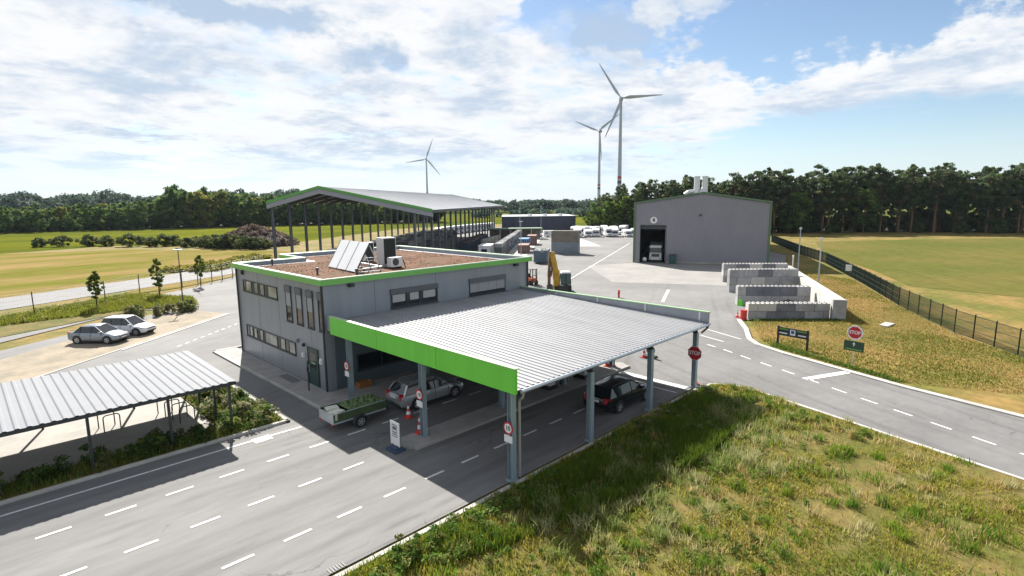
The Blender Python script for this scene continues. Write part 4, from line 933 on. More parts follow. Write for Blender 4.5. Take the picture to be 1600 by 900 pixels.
m = MB(); c = Vector(hp(10.4, 7, 13.05)); m.path([c + Vector((-1.7, 0, -.4)), c + Vector((-.9, 0, .15)), c + Vector((.2, 0, .2))], .34, 12); m.build('duct', stm, hall, smooth=True)
m = MB(); c = Vector(hp(12.1, 7, 13.4)); m.tube(c + Vector((-.5, 0, -.6)), c + Vector((.3, 0, .5)), .52, .5, 12); m.build('duct', stm, hall, smooth=True)
def hw_(x, y, z=0):
    p = HA + HD * x + HN * y; return (p.x, p.y, z)
# truck in the gate, bin beside it
tk = thing('tipper_truck', 'white truck cab facing out of the dark hall gate', 'truck', hw_(3.85, 2.2), HRZ)
for nm, b, mt in (('cab', (-1.15, 1.15, 0, 2.0, .75, 1.75), white_b), ('windscreen_band', (-1.08, 1.08, -.0, 1.9, 1.75, 2.65), glass), ('roof', (-1.12, 1.12, .05, 2.0, 2.65, 3.1), white_b), ('bumper', (-1.2, 1.2, -.12, .6, .35, .75), white_b), ('tipper_body', (-1.22, 1.22, 2.3, 7, 1.0, 3.5), steel_d)):
    m = MB(); x0, x1, y0, y1, z0, z1 = b; m.hexa([hp(x0, y0, z0), hp(x1, y0, z0), hp(x1, y1, z0), hp(x0, y1, z0), hp(x0 * .94, y0 + .06, z1), hp(x1 * .94, y0 + .06, z1), hp(x1 * .94, y1, z1), hp(x0 * .94, y1, z1)]); m.build(nm, mt, tk)
m = MB(); m.hexa([hp(-.7, -.03, .95), hp(.7, -.03, .95), hp(.7, .0, .95), hp(-.7, .0, .95), hp(-.7, -.0, 1.5), hp(.7, -.0, 1.5), hp(.7, .05, 1.5), hp(-.7, .05, 1.5)]); m.build('grille', steel_d, tk)
for s in (-1, 1):
    m = MB(); m.tube(hp(s * 1.05 - .13, .95, .5), hp(s * 1.05 + .13, .95, .5), .5, .5, 18); m.build('wheel', rubber, tk)
    m = MB(); m.tube(hp(s * 1.05 - .13, 5.5, .5), hp(s * 1.05 + .13, 5.5, .5), .5, .5, 18); m.build('wheel', rubber, tk)
    m = MB(); m.hexa([hp(s * .95 - .15, -.15, .45), hp(s * .95 + .15, -.15, .45), hp(s * .95 + .15, -.1, .45), hp(s * .95 - .15, -.1, .45), hp(s * .95 - .15, -.15, .65), hp(s * .95 + .15, -.15, .65), hp(s * .95 + .15, -.1, .65), hp(s * .95 - .15, -.1, .65)]); m.build('headlight', M('head_lamp', (.30, .33, .36), .1), tk)
    m = MB(); m.bar(hp(s * 1.2, .1, 2.4), hp(s * 1.42, -.1, 2.4), .05); m.hexa([hp(s * 1.42 - .08, -.14, 1.9), hp(s * 1.42 + .08, -.14, 1.9), hp(s * 1.42 + .08, -.05, 1.9), hp(s * 1.42 - .08, -.05, 1.9), hp(s * 1.42 - .08, -.14, 2.6), hp(s * 1.42 + .08, -.14, 2.6), hp(s * 1.42 + .08, -.05, 2.6), hp(s * 1.42 - .08, -.05, 2.6)]); m.build('mirror', black_p, tk)
tb = thing('waste_bin', 'tall dark teal bin against the hall beside the gate', 'bin', hw_(7.1, -.75), HRZ)
tm = M('teal_bin', (.012, .075, .075), .5)
m = MB(); m.hexa([hp(-.58, -.45, .15), hp(.58, -.45, .15), hp(.58, .45, .15), hp(-.58, .45, .15), hp(-.64, -.5, 1.5), hp(.64, -.5, 1.5), hp(.64, .5, 1.5), hp(-.64, .5, 1.5)]); m.build('body', tm, tb)
m = MB(); m.hexa([hp(-.67, -.55, 1.5), hp(.67, -.55, 1.5), hp(.67, .55, 1.5), hp(-.67, .55, 1.5), hp(-.6, -.4, 1.72), hp(.6, -.4, 1.72), hp(.6, .5, 1.75), hp(-.6, .5, 1.75)]); m.build('lid', anthr, tb)
for s in (-.45, .45): m = MB(); m.tube(hp(s - .04, -.3, .09), hp(s + .04, -.3, .09), .09, n=12); m.tube(hp(s - .04, .3, .09), hp(s + .04, .3, .09), .09, n=12); m.build('wheel', rubber, tb)
wt = thing('white_tank', 'small white round tank just inside the hall gate', 'tank', hw_(1.95, .95), HRZ)
m = MB(); rings = []
for k in range(9):
    a = -math.pi / 2 + math.pi * k / 8; rr_ = max(.02, .42 * math.cos(a)); rings.append([(rr_ * math.cos(b), rr_ * math.sin(b), .55 + .42 * math.sin(a)) for b in [2 * math.pi * j / 14 for j in range(14)]])
m.loft(rings); m.build('vessel', white_p, wt, smooth=True); m = MB(); m.tube((0, 0, 0), (0, 0, .2), .3, .22, 12); m.build('foot', steel_d, wt)

# ------------------------------------------------------------------ concrete block bays
def block_wall(name, A, B, h, th, label, blk=1.8, rows=2, seed=0, mats=None, group='block walls of the storage bays', cat='wall'):
    A, B = Vector((*A, 0)), Vector((*B, 0)); d = (B - A).normalized(); L_ = (B - A).length; n = Vector((-d.y, d.x, 0))
    t = thing(name, label, cat, A, math.atan2(d.y, d.x), group)
    rr = random.Random(seed); rh = h / rows
    mbs = [MB(), MB(), MB()]; mats = mats or [block_m, block_l, block_d]
    kn = MB()
    for r in range(rows):
        x = 0.0 if r % 2 == 0 else -blk / 2
        while x < L_ - .05:
            x0, x1 = max(x, 0) + .022, min(x + blk, L_) - .022
            if x1 > x0 + .1:
                k = rr.choices((0, 1, 2), (4, 2.2 if r == rows - 1 else 1, 3))[0]
                mbs[k].hexa([(x0, -th / 2, r * rh), (x1, -th / 2, r * rh), (x1, th / 2, r * rh), (x0, th / 2, r * rh), (x0, -th / 2, (r + 1) * rh - .04), (x1, -th / 2, (r + 1) * rh - .04), (x1, th / 2, (r + 1) * rh - .04), (x0, th / 2, (r + 1) * rh - .04)])
                if r == rows - 1:
                    q = x0 + .22
                    while q < x1 - .1:
                        for yy in (-th * .25, th * .25): kn.hexa([(q - .09, yy - .09, h - .041), (q + .09, yy - .09, h - .041), (q + .09, yy + .09, h - .041), (q - .09, yy + .09, h - .041), (q - .06, yy - .06, h + .07), (q + .06, yy - .06, h + .07), (q + .06, yy + .06, h + .07), (q - .06, yy + .06, h + .07)])
                        q += .45
            x += blk
    for mbq, mt in zip(mbs, mats):
        if mbq.v: mbq.build('blocks', mt, t)
    if kn.v: kn.build('stacking_studs', block_l, t)
    core = MB(); core.box(.05, L_ - .05, -th / 2 + .05, th / 2 - .05, 0, h - .08); core.build('joint_core', groove, t)
    return t
block_wall('bay_wall', (54.1, 21.1), (59.3, 15.3), 1.55, .8, 'block wall nearest the road, with grass along its foot', seed=1)
block_wall('bay_wall', (60.7, 24.9), (65.6, 18.9), 2.1, .8, 'second block wall from the road, with pale and dark blocks', seed=4)
block_wall('bay_wall', (68.4, 29.2), (74.4, 23.0), 2.9, .8, 'third block wall from the road, bluish and taller', rows=3, seed=7)
block_wall('bay_wall', (76.6, 33.6), (82.5, 26.9), 2.6, .8, 'rearmost block wall of the bays, near the hall', rows=3, seed=9)
lw = thing('rear_bay_wall', 'long smooth white concrete wall closing the storage bays', 'wall', (59.6, 14.6, 0), math.atan2(27.9 - 14.6, 85.2 - 59.6))
L_ = math.hypot(85.2 - 59.6, 27.9 - 14.6)
m = MB(); m.box(-.3, L_, -.55, .55, 0, 1.98); m.build('wall_body', M('white_concrete', (.46, .445, .41), .85, col2=(.36, .345, .32), scale=.9, fine=.1, fscale=3), lw)
m = MB()
for k in range(1, int(L_ / 2.4) + 1): m.box(k * 2.4 - .012, k * 2.4 + .012, -.556, .556, .0, 1.985)
m.build('panel_joint', M('joint_grey', (.30, .29, .27), .9), lw)
m = MB(); m.box(-.9, -.32, -.58, .58, 0, 2.0); m.build('end_block', block_m, lw)
wp = thing('white_pipe', 'short thin white pipe standing at the far end of the white wall', 'pipe', (85.8, 27.2, 0)); m = MB(); m.tube((0, 0, 0), (0, 0, 3.4), .08); m.build('pipe', white_p, wp); m = MB(); m.tube((0, 0, 3.3), (0, 0, 3.5), .14, .1); m.build('cap', white_p, wp)
def heap(name, c, rx, ry, h, mat, label, seed, cat='heap', n=26):
    rr = random.Random(seed); m = MB(); rings = []
    for i in range(7):
        f = i / 6; rings.append([(c[0] + rx * (1 - f ** 1.3) * math.cos(a) * (1 + .16 * math.sin(3 * a + seed) + rr.uniform(-.06, .06)) , c[1] + ry * (1 - f ** 1.3) * math.sin(a) * (1 + .14 * math.cos(2 * a + seed)), .005 + h * f + (0 if i == 0 else rr.uniform(-.06, .06) * h)) for a in [2 * math.pi * j / n for j in range(n)]])
    m.loft(rings); o = m.build(name, mat, smooth=False); return tag(o, label, cat)
heap('gravel_heap', (63.5, 20.3), 2.2, 1.8, .7, M('heap_dark', (.12, .11, .10), .95, var=.4, scale=2), 'low dark heap of gravel in the first bay', 2)
heap('rubble_heap', (80.0, 31.0), 2.4, 1.7, 2.5, M('heap_red', (.20, .10, .07), .95, var=.5, scale=2), 'reddish rubble heap in the rear bay', 4)
heap('sand_heap', (71.6, 25.4), 2.0, 1.6, .9, M('heap_sand', (.34, .27, .19), .95, var=.3, scale=2), 'pale sand heap in the middle bay', 6)
heap('stone_heap', (92.7, 19.2), 1.1, .8, .5, M('heap_stone', (.10, .085, .06), .95, var=.5, scale=2), 'small dark heap lying alone on the dry grass bank', 8)
t = thing('pale_slab', 'pale slab lying flat on the grass near the picture edge', 'slab', (59.2, 10.4, .05)); m = MB(); m.hexa([(-1, -.3, 0), (.8, -.5, 0), (1, .3, 0), (-.8, .4, 0), (-1, -.3, .12), (.8, -.5, .12), (1, .3, .12), (-.8, .4, .12)]); m.build('slab', concrete_l, t)
for i, (x, y) in enumerate(((54.4, 22.35),)):
    t = thing('barrel', 'red barrel standing at the road end of the nearest bay wall', 'barrel', (53.3, 21.05, 0)); m = MB(); m.tube((0, 0, 0), (0, 0, .9), .3, .3, 16); m.build('body', red_p, t); m = MB(); m.tube((0, 0, .88), (0, 0, .93), .32, .32, 16); m.build('rim', red_s, t)
t = thing('green_sack', 'small bright green sack at the second bay wall', 'sack', (60.3, 24.2, 0)); m = MB(); m.hexa([(-.3, -.25, 0), (.3, -.25, 0), (.3, .25, 0), (-.3, .25, 0), (-.2, -.15, .6), (.2, -.15, .6), (.2, .15, .65), (-.2, .15, .65)]); m.build('sack', green_f, t)
t = thing('white_bag', 'white builder bag on the heap in the first bay', 'bag', (65.0, 20.6, 0)); m = MB(); m.loft([[(.5 * a, .4 * b, 0) for a, b in ((-1, -1), (1, -1), (1, 1), (-1, 1))], [(.55 * a, .45 * b, .5) for a, b in ((-1, -1), (1, -1), (1, 1), (-1, 1))], [(.2 * a, .15 * b, .95) for a, b in ((-1, -1), (1, -1), (1, 1), (-1, 1))]]); m.build('bag', white_p, t)

# ------------------------------------------------------------------ containers, digger, forklift
def shipping(loc, rz, L_, col, label, H_=2.55, W_=2.44, name='shipping_container', group='containers in the yard'):
    t = thing(name, label, 'container', loc, rz, group)
    m = MB()
    for side in (0, 1):
        x = 0.0; y = 0 if side == 0 else W_; s = -1 if side == 0 else 1
        while x < L_ - .1:
            pts = [(x, 0), (x + .1, .04), (x + .17, .04), (x + .25, 0), (min(x + .3, L_), 0)]
            for (a, d), (b, e) in zip(pts[:-1], pts[1:]):
                m.poly([(a, y + s * (d - .04), .15), (b, y + s * (e - .04), .15), (b, y + s * (e - .04), H_ - .1), (a, y + s * (d - .04), H_ - .1)])
            x += .3
    m.box(.0, L_, 0.02, W_ - .02, H_ - .09, H_ - .03)
    m.box(.02, .06, .05, W_ - .05, .1, H_ - .1); m.box(L_ - .06, L_ - .02, .05, W_ - .05, .1, H_ - .1); m.box(.05, L_ - .05, .06, W_ - .06, .1, .14)
    m.build('body', col, t)
    m = MB()
    for x in (0, L_ - .12):
        for y in (0, W_ - .12): m.box(x, x + .12, y, y + .12, 0, H_)
    for y in (-.005, W_ - .115): m.box(.12, L_ - .12, y, y + .12, 0, .15); m.box(.12, L_ - .12, y, y + .12, H_ - .12, H_)
    m.build('frame', col, t)
    m = MB()
    for y in (.45, .95, W_ - .95, W_ - .45): m.tube((-.03, y, .2), (-.03, y, H_ - .2), .025, n=6)
    m.build('lock_rod', galv, t)
    return t
cgrey = M('container_greyblue', (.20, .24, .27), .6, var=.2, scale=.7); cgreen = M('container_olive', (.13, .13, .11), .6, col2=(.20, .16, .13), scale=.8); crust = M('container_rust', (.22, .11, .08), .7, var=.35, scale=.8); cblue = M('container_steelblue', (.10, .15, .19), .6, var=.2, scale=.8)
CA = math.atan2(75.4 - 80.6, 96.9 - 94.1)
shipping((94.1, 80.6, 0), CA, 6.05, cgrey, 'grey blue container at the bottom of the stack in the yard')
shipping((94.1, 80.6, 2.56), CA, 6.05, cgreen, 'olive brown container stacked on the grey blue one')
shipping((91.2, 84.9, 0), R(39), 6.05, crust, 'rusty container behind the end of the stack', 1.9)
shipping((99.3, 92.4, 0), R(39), 6.05, blue_c, 'bright blue container beside the pale concrete track')
shipping((110.2, 99.8, 0), R(39), 6.05, crust, 'rusty container in the row behind the bright blue one')
t = thing('roll_off_container', 'open blue grey skip container in front of the stack', 'container', (78.0, 68.0, 0), math.atan2(2.2, -1.5), 'containers in the yard')
m = MB(); m.hexa([(0, 0, .2), (2.4, 0, .2), (2.4, -5.5, .2), (0, -5.5, .2), (-.05, .05, 2.4), (2.45, .05, 2.4), (2.45, -5.7, 2.4), (-.05, -5.7, 2.4)]); m.build('hull', cblue, t)
m = MB()
for k in range(7): m.box(.05 + k * .38, .13 + k * .38, .06, .12, .2, 2.35)
m.box(-.12, 2.52, .06, .16, 2.3, 2.45); m.build('rib', cblue, t)
m = MB(); rr = random.Random(2)
for k in range(16): x, y = rr.uniform(.2, 2.2), rr.uniform(-5.2, -.2); s = rr.uniform(.2, .45); m.hexa([(x - s, y - s, 2.2), (x + s, y - s, 2.2), (x + s, y + s, 2.2), (x - s, y + s, 2.2), (x - s * .5, y - s * .4, 2.2 + s), (x + s * .5, y - s * .5, 2.25 + s), (x + s * .4, y + s * .4, 2.2 + s), (x - s * .5, y + s * .5, 2.3 + s)])
m.build('scrap_load', foil_w, t)
m = MB()
for x in (.5, 1.9): m.box(x - .08, x + .08, -5.4, 0, 0, .2)
m.build('skid', steel_d, t)

# yellow digger, raised folded boom towards the left
dg = thing('backhoe_digger', 'yellow backhoe digger with raised folded arm in the yard', 'digger', (52.9, 43.6, 0), R(-44))
m = MB()
m.hexa([(-.75, -1.6, .6), (.75, -1.6, .6), (.75, 1.6, .6), (-.75, 1.6, .6), (-.7, -1.6, 1.35), (.7, -1.6, 1.35), (.7, 1.5, 1.3), (-.7, 1.5, 1.3)]); m.build('chassis', M('digger_dark', (.03, .03, .028), .6), dg)
m = MB(); m.hexa([(-.15, -.8, 1.35), (1.05, -.8, 1.35), (1.05, .7, 1.35), (-.15, .7, 1.35), (-.05, -.7, 2.75), (.98, -.7, 2.75), (.98, .55, 2.75), (-.05, .55, 2.75)]); cb = m.build('cab', M('cab_glass_teal', (.02, .07, .075), .12, spec=.8), dg)
m = MB(); m.hexa([(-.15, -.85, 2.75), (1.08, -.85, 2.75), (1.08, .7, 2.75), (-.15, .7, 2.75), (-.05, -.75, 2.92), (.98, -.75, 2.92), (.98, .6, 2.92), (-.05, .6, 2.92)]); m.build('cab_roof', white_b, cb)
m = MB()
for x, y in ((-.15, -.8), (1.05, -.8), (1.05, .7), (-.15, .7), (.45, -.82)): m.bar((x, y, 1.35), (x * .94 + .03, y * .88, 2.76), .08)
m.build('cab_frame', black_p, cb)
for x in (-.85, .85):
    for y, r in ((-1.0, .68), (1.25, .5)):
        m = MB(); m.tube((x - .2, y, r), (x + .2, y, r), r, r, 20); w_ = m.build('wheel', rubber, dg); m = MB(); disc(m, (x + (.205 if x > 0 else -.205), y, r), (0, 1, 0), (0, 0, 1), r * .5, 14, -.02, .02); m.build('rim', yellow_m, w_)
m = MB()
bx = -1.0
m.bar((bx + .35, -1.0, .8), (bx + .1, -1.5, 3.3), .62, .80, (1, 0, 0)); m.bar((bx + .1, -1.5, 3.2), (bx - .35, -1.35, 5.4), .52, .62, (1, 0, 0)); m.build('boom', yellow_m, dg)
m = MB(); m.bar((bx - .40, -1.35, 5.5), (bx - .62, -1.15, 2.5), .46, .55, (1, 0, 0)); m.bar((bx - .66, -1.15, 2.6), (bx - .68, -1.1, 1.4), .30, .36, (1, 0, 0)); m.build('dipper_arm', M('arm_brown', (.16, .075, .035), .6, var=.3, scale=2), dg)
m = MB(); m.tube((bx + .12, -1.2, 1.2), (bx + .05, -1.5, 3.2), .07); m.tube((bx - .5, -1.45, 3.2), (bx - .42, -1.3, 5.0), .06); m.build('ram', galv, dg)
m = MB(); m.loft([[(bx - .95, y, 1.45), (bx - .35, y, 1.5), (bx - .3, y, .9), (bx - .55, y, .55), (bx - .95, y, .75)] for y in (-1.45, -.8)]); m.build('bucket', steel_d, dg)
m = MB(); m.loft([[(x, 1.9, .25), (x, 2.6, .15), (x, 2.55, .3), (x, 2.1, .9), (x, 1.95, .95)] for x in (-1.1, 1.1)]); m.build('loader_shovel', yellow_m, dg)
m = MB()
for x in (-.75, .75): m.bar((x, .6, 1.2), (x, 1.4, 1.35), .16); m.bar((x, 1.4, 1.35), (x, 2.0, .6), .16)
m.build('loader_arm', yellow_m, dg)
m = MB(); m.bar((1.1, -1.5, .7), (1.9, -1.7, .1), .2); m.bar((-1.1, -1.5, .7), (-1.5, -1.7, .1), .2); m.box(1.6, 2.1, -1.9, -1.5, 0, .14); m.build('stabiliser_leg', black_p, dg)
fk = thing('forklift', 'orange red forklift parked behind the office corner', 'forklift', (56.6, 52.2, 0), R(-100))
m = MB(); m.hexa([(-1.1, -.55, .3), (.7, -.55, .3), (.7, .55, .3), (-1.1, .55, .3), (-1.05, -.5, 1.15), (.55, -.5, .95), (.55, .5, .95), (-1.05, .5, 1.15)]); m.build('body', orange_m, fk)
m = MB()
for x, y in ((-.9, .48), (-.9, -.48), (.5, .48), (.5, -.48)): m.bar((x, y, .95), (x * .8, y, 2.15), .07)
m.box(-.85, .5, -.52, .52, 2.13, 2.2); m.build('overhead_guard', steel_d, fk)
m = MB()
for y in (-.35, .35): m.bar((.85, y, .1), (.85, y, 2.3), .1)
for z in (.5, 1.4, 2.2): m.bar((.85, -.35, z), (.85, .35, z), .08)
m.build('mast', steel_d, fk); m = MB(); m.box(.9, 2.0, -.4, -.25, .08, .13); m.box(.9, 2.0, .25, .4, .08, .13); m.build('fork', steel_d, fk)
for x, y, r in ((.5, .5, .34), (.5, -.5, .34), (-.8, .5, .28), (-.8, -.5, .28)): m = MB(); m.tube((x, y - .12, r), (x, y + .12, r), r, n=16); m.build('wheel', rubber, fk)
m = MB(); m.box(-.5, -.05, -.3, .3, .95, 1.1); m.box(-.6, -.48, -.3, .3, 1.0, 1.55); m.build('seat', black_p, fk)

# ------------------------------------------------------------------ large open storage roof
BP0 = Vector((39.0, 95.9, 0)); BD = Vector((.773, .635, 0)).normalized(); BW = Vector((.635, -.773, 0)).normalized()
big = thing('open_storage_roof', 'huge open gabled roof on steel posts with a green gable edge', 'storage roof', BP0, math.atan2(BD.y, BD.x))   # local x along the hall, local -y = BW
def bp(s, w, z): return (s, -w, z)
ZL, ZRG, ZR, WR, WP, WE = 11.9, 14.35, 10.35, 8.7, 24.7, 27.9
NB, BS = 18, 6.0; BL = NB * BS
def slope_z(w): return ZL + (ZRG - ZL) * (w + .6) / (WR + .6) if w < WR else ZRG + (ZR - ZRG) * (w - WR) / (WE - WR)
m = MB()
m.loft([[bp(s, -.6, ZL), bp(s, WR, ZRG), bp(s, WE, ZR), bp(s, WE, ZR - .12), bp(s, WR, ZRG - .12), bp(s, -.6, ZL - .12)] for s in (-.6, BL + .6)])
m.build('roof', M('storage_roof', (.36, .37, .40), .5, .25, col2=(.30, .31, .34), scale=.25), big)
m = MB()
for k in range(1, 56):
    w = -.6 + k * (WE + .6) / 56; m.hexa([bp(-.6, w - .03, slope_z(w - .03)), bp(BL + .6, w - .03, slope_z(w - .03)), bp(BL + .6, w + .03, slope_z(w + .03)), bp(-.6, w + .03, slope_z(w + .03)), bp(-.6, w - .03, slope_z(w) + .05), bp(BL + .6, w - .03, slope_z(w) + .05), bp(BL + .6, w + .03, slope_z(w) + .05), bp(-.6, w + .03, slope_z(w) + .05)])
m.build('roof_seam', M('storage_roof', (.3, .3, .3)), big)
def gable(s, h0, h1, mat, name, d=.08):
    m = MB()
    for a, b in ((-.65, WR), (WR, WE + .05)):
        za, zb = slope_z(a), slope_z(b)
        m.hexa([bp(s - d, a, za - h0), bp(s - d, b, zb - h0), bp(s, b, zb - h0), bp(s, a, za - h0), bp(s - d, a, za + h1), bp(s - d, b, zb + h1), bp(s, b, zb + h1), bp(s, a, za + h1)])
    return m.build(name, mat, big)
gable(-.62, .35, .14, M('storage_green', (.10, .30, .07), .45), 'gable_edge'); gable(BL + .72, .35, .14, M('storage_green', (.10, .30, .07), .45), 'gable_edge')
gable(-.3, 1.15, -.40, M('storage_grey', (.26, .265, .30), .5, .2), 'gable_beam', .3); gable(BL + .3, 1.15, -.40, MATS['storage_grey'], 'gable_beam', .3)
m = MB(); m.hexa([bp(-.6, WE, ZR - .5), bp(BL + .6, WE, ZR - .5), bp(BL + .6, WE + .12, ZR - .5), bp(-.6, WE + .12, ZR - .5), bp(-.6, WE, ZR + .03), bp(BL + .6, WE, ZR + .03), bp(BL + .6, WE + .12, ZR + .03), bp(-.6, WE + .12, ZR + .03)]); m.build('eaves_board', steel_d, big)
m = MB()
for k in range(1, NB):
    s = k * BS
    for a, b in ((0, WR), (WR, WE - .3)): m.bar(bp(s, a, slope_z(a) - .5), bp(s, b, slope_z(b) - .5), .2, .6)
m.build('rafter', steel_d, big)
m = MB()
for w in (2, 5, 11, 14, 17, 20, 23): m.bar(bp(0, w, slope_z(w) - .2), bp(BL, w, slope_z(w) - .2), .15, .2)
m.build('purlin', steel_d, big)
sp = M('storage_post', (.135, .145, .175), .5, .2)
for k in range(NB + 1):
    for w in (0, WP):
        m = MB(); s = k * BS; zt = slope_z(w) - .5
        m.box(s - .22, s + .22, -w - .19, -w - .16, 0, zt); m.box(s - .22, s + .22, -w + .16, -w + .19, 0, zt); m.box(s - .02, s + .02, -w - .16, -w + .16, 0, zt)
        m.build('post', sp, big)
def bw_(s, w, z=0):
    p = BP0 + BD * s + BW * w; return (p.x, p.y, z)
# block bays and material under the roof
for k, s in enumerate((20, 38, 56, 74, 92)):
    a, b = bw_(s, 2), bw_(s, 14); block_wall('bay_wall', a[:2], b[:2], 2.4, .8, 'grey block partition crossing under the big roof', rows=3, seed=20 + k, group='block partitions under the big roof')
a, b = bw_(6, 1.2), bw_(104, 1.2); block_wall('bay_wall', a[:2], b[:2], 2.1, .8, 'long grey block wall along the left posts of the big roof', rows=3, seed=31, group='block walls of the big roof')
for k, (s, w, c, h) in enumerate(((13, 7, (.16, .10, .07), 2.6), (29, 7, (.10, .09, .08), 2.8), (47, 6, (.20, .17, .13), 2.2), (65, 7, (.12, .10, .09), 2.6), (83, 7, (.24, .2, .16), 2.4))):
    p = bw_(s, w); heap('material_heap', p, 6, 4.5, h, M('pile%d' % k, c, .95, var=.4, scale=1), ('dark brown heap in the front bay under the big roof', 'blackish heap in the second bay under the big roof', 'tan heap in the third bay under the big roof', 'dark grey heap in the fourth bay under the big roof', 'pale heap in the rear bay under the big roof')[k], 40 + k)
for k in range(5):
    p = bw_(33 + k * 6.6, 26.9); t = thing('roll_off_container', 'dark blue open container in the row along the big roof', 'container', p, math.atan2(BD.y, BD.x), 'dark blue containers along the big roof')
    m = MB(); m.hexa([(0, -1.2, .2), (6, -1.2, .2), (6, 1.2, .2), (0, 1.2, .2), (-.15, -1.25, 2.5), (6.1, -1.25, 2.5), (6.1, 1.25, 2.5), (-.15, 1.25, 2.5)]); m.build('hull', M('container_navy', (.035, .055, .085), .6, var=.3, scale=.6), t)
    m = MB()
    for q in range(9): m.box(.3 + q * .68, .4 + q * .68, -1.3, -1.22, .2, 2.4)
    m.build('rib', MATS['container_navy'], t)
    m = MB(); m.box(0, 6, -.5, -.3, 0, .2); m.box(0, 6, .3, .5, 0, .2); m.build('skid', steel_d, t)
    hp_ = heap('scrap_load', (p[0] + BD.x * 3, p[1] + BD.y * 3), 2.3, 1.7, .45, M('scrap', (.06, .045, .04), .9, var=.5, scale=2), 'dark scrap heaped in an open container along the big roof', k + 3, n=14); hp_.location.z = 2.49; hp_['group'] = 'scrap in the dark blue containers'
# long block wall with pale coping, and the things around it
block_wall('retaining_wall', (79.5, 82.6), (125.5, 120.4), 3.0, 1.5, 'long dark block wall running away beside the pale concrete track', rows=4, seed=3, group=None, mats=[block_d, block_m, M('block_dark2', (.10, .11, .11), .9, var=.3, scale=.5)])
t = thing('site_cabin', 'small white cabin roof just behind the office roof edge', 'cabin', (77.3, 84.5, 0), R(39)); m = MB(); m.box(0, 6, -1.2, 1.2, .1, 2.5); m.build('wall', white_b, t); m = MB(); m.box(-.1, 6.1, -1.3, 1.3, 2.5, 2.62); m.build('roof', white_p, t)
m = MB(); m.box(-.02, .02, -.6, .6, 1.0, 1.9); m.build('window', glass, t)
a, b = (96.5, 106.5), (113.0, 116.8); block_wall('low_wall', a, b, 1.9, .8, 'low tan block wall behind the dark storage floor', rows=2, seed=12, group=None, mats=[M('block_tan', (.34, .30, .24), .9, var=.25, scale=.6), block_m, block_l])
t = thing('green_roofed_shed', 'low open shed with green roof edge beyond the block walls', 'shed', (119, 128, 0), R(-42)); m = MB(); m.box(0, 17, -2.5, 2.5, 3.1, 3.4); m.build('roof', M('shed_green', (.13, .20, .12), .6), t)
m = MB(); m.box(.4, 16.6, 1.8, 2.1, 0, 3.1); m.build('wall', M('shed_tan', (.26, .23, .2), .8, var=.3, scale=.5), t)
for k in range(6): m = MB(); m.box(.3 + k * 3.25, .5 + k * 3.25, -2.3, -2.1, 0, 3.1); m.build('post', galv, t)

# ------------------------------------------------------------------ dark blue hall far behind
bl = thing('dark_blue_hall', 'low dark blue flat roofed hall with a white roof edge', 'building', (151.3, 152.2, 0))
nb = M('navy_cladding', (.030, .040, .070), .5, .2, var=.12, scale=.3); nb2 = M('navy_cladding2', (.036, .048, .085), .5, .2, var=.1, scale=.3)
PA, PB, PC, PDD = (147.0, 150.5), (150.5, 146.5), (169.6, 133.0), (186, 152)
PE = (162.8, 165.8)
m = MB(); m.prism([PA, PB, PC, PDD, PE], 0, 6.0); m.build('wall', nb, bl, True)
m = MB(); d_ = (Vector(PC) - Vector(PB)).normalized(); n_ = Vector((d_.y, -d_.x)); L_ = (Vector(PC) - Vector(PB)).length
for k in range(1, int(L_ / 1.1)):
    p = Vector(PB) + d_ * k * 1.1; m.bar((*(p + n_ * .02), 0.1), (*(p + n_ * .02), 5.9), .06)
m.build('panel_joint', nb2, bl, True)
m = MB(); m.prism([(PA[0] - .2, PA[1] - .2), (PB[0] - .2, PB[1] - .3), (PC[0] + .1, PC[1] - .3), (PDD[0] + .2, PDD[1]), (PE[0], PE[1] + .2)], 6.0, 6.22); m.build('roof_edge', white_b, bl, True)
m = MB()
for k in range(3):
    p = Vector(PB) + d_ * (6 + k * 6) - n_ * 3; m.box(p.x - .7, p.x + .7, p.y - .7, p.y + .7, 6.22, 6.9)
m.build('roof_light', white_b, bl, True)

# ------------------------------------------------------------------ street lamps, fences
def lamp_post(x, y, h, label, arm=1, r=.06, dark=False):
    t = thing('lamp_post', label, 'lamp post', (x, y, 0)); mt = steel_d if dark else galv
    m = MB(); m.tube((0, 0, 0), (0, 0, 1.0), r * 1.7, r * 1.5); m.tube((0, 0, 1.0), (0, 0, h), r * 1.15, r * .75); m.build('pole', mt, t)
    m = MB()
    if arm: m.box(-.45, .45, -.14, .14, h, h + .12)
    else: m.box(-.16, .16, -.16, .16, h, h + .3)
    m.build('lamp_head', galv if dark else white_b, t)
    return t
lamp_post(17.6, 69.8, 6.5, 'dark lamp post beside the parking hedge on the left', 1, .06, True)
lamp_post(80.9, 22.3, 6.2, 'right one of two bare lamp posts behind the white wall', 0, .09)
lamp_post(99.2, 30.6, 6.6, 'left one of two bare lamp posts behind the white wall', 0, .09)
lamp_post(82.2, 78.6, 7.5, 'lamp post beside the pale concrete track near the office roof', 1, .07)
lamp_post(130.6, 125.3, 9.5, 'left lamp post in front of the dark blue hall', 1, .09)
lamp_post(158.0, 140.5, 9.8, 'right lamp post in front of the dark blue hall', 1, .09)
t = thing('wall_sign', 'small white plate hanging on the dark fence', 'sign', (92.6, 21.6, 0)); m = MB(); m.box(-.05, .05, -.4, .4, 1.0, 1.9); m.build('plate', white_p, t)
fm = M('fence_green', (.012, .03, .022), .6)
fr = thing('mesh_fence', 'long dark green mesh fence between the dry bank and the pale meadow', 'fence', (40, -8, 0))
FL = [(44, -6), (60, 5.6), (71.3, 11.6), (86.1, 18.1), (110.3, 29.4), (125.1, 38.2), (158.7, 56.3)]
npost = 0
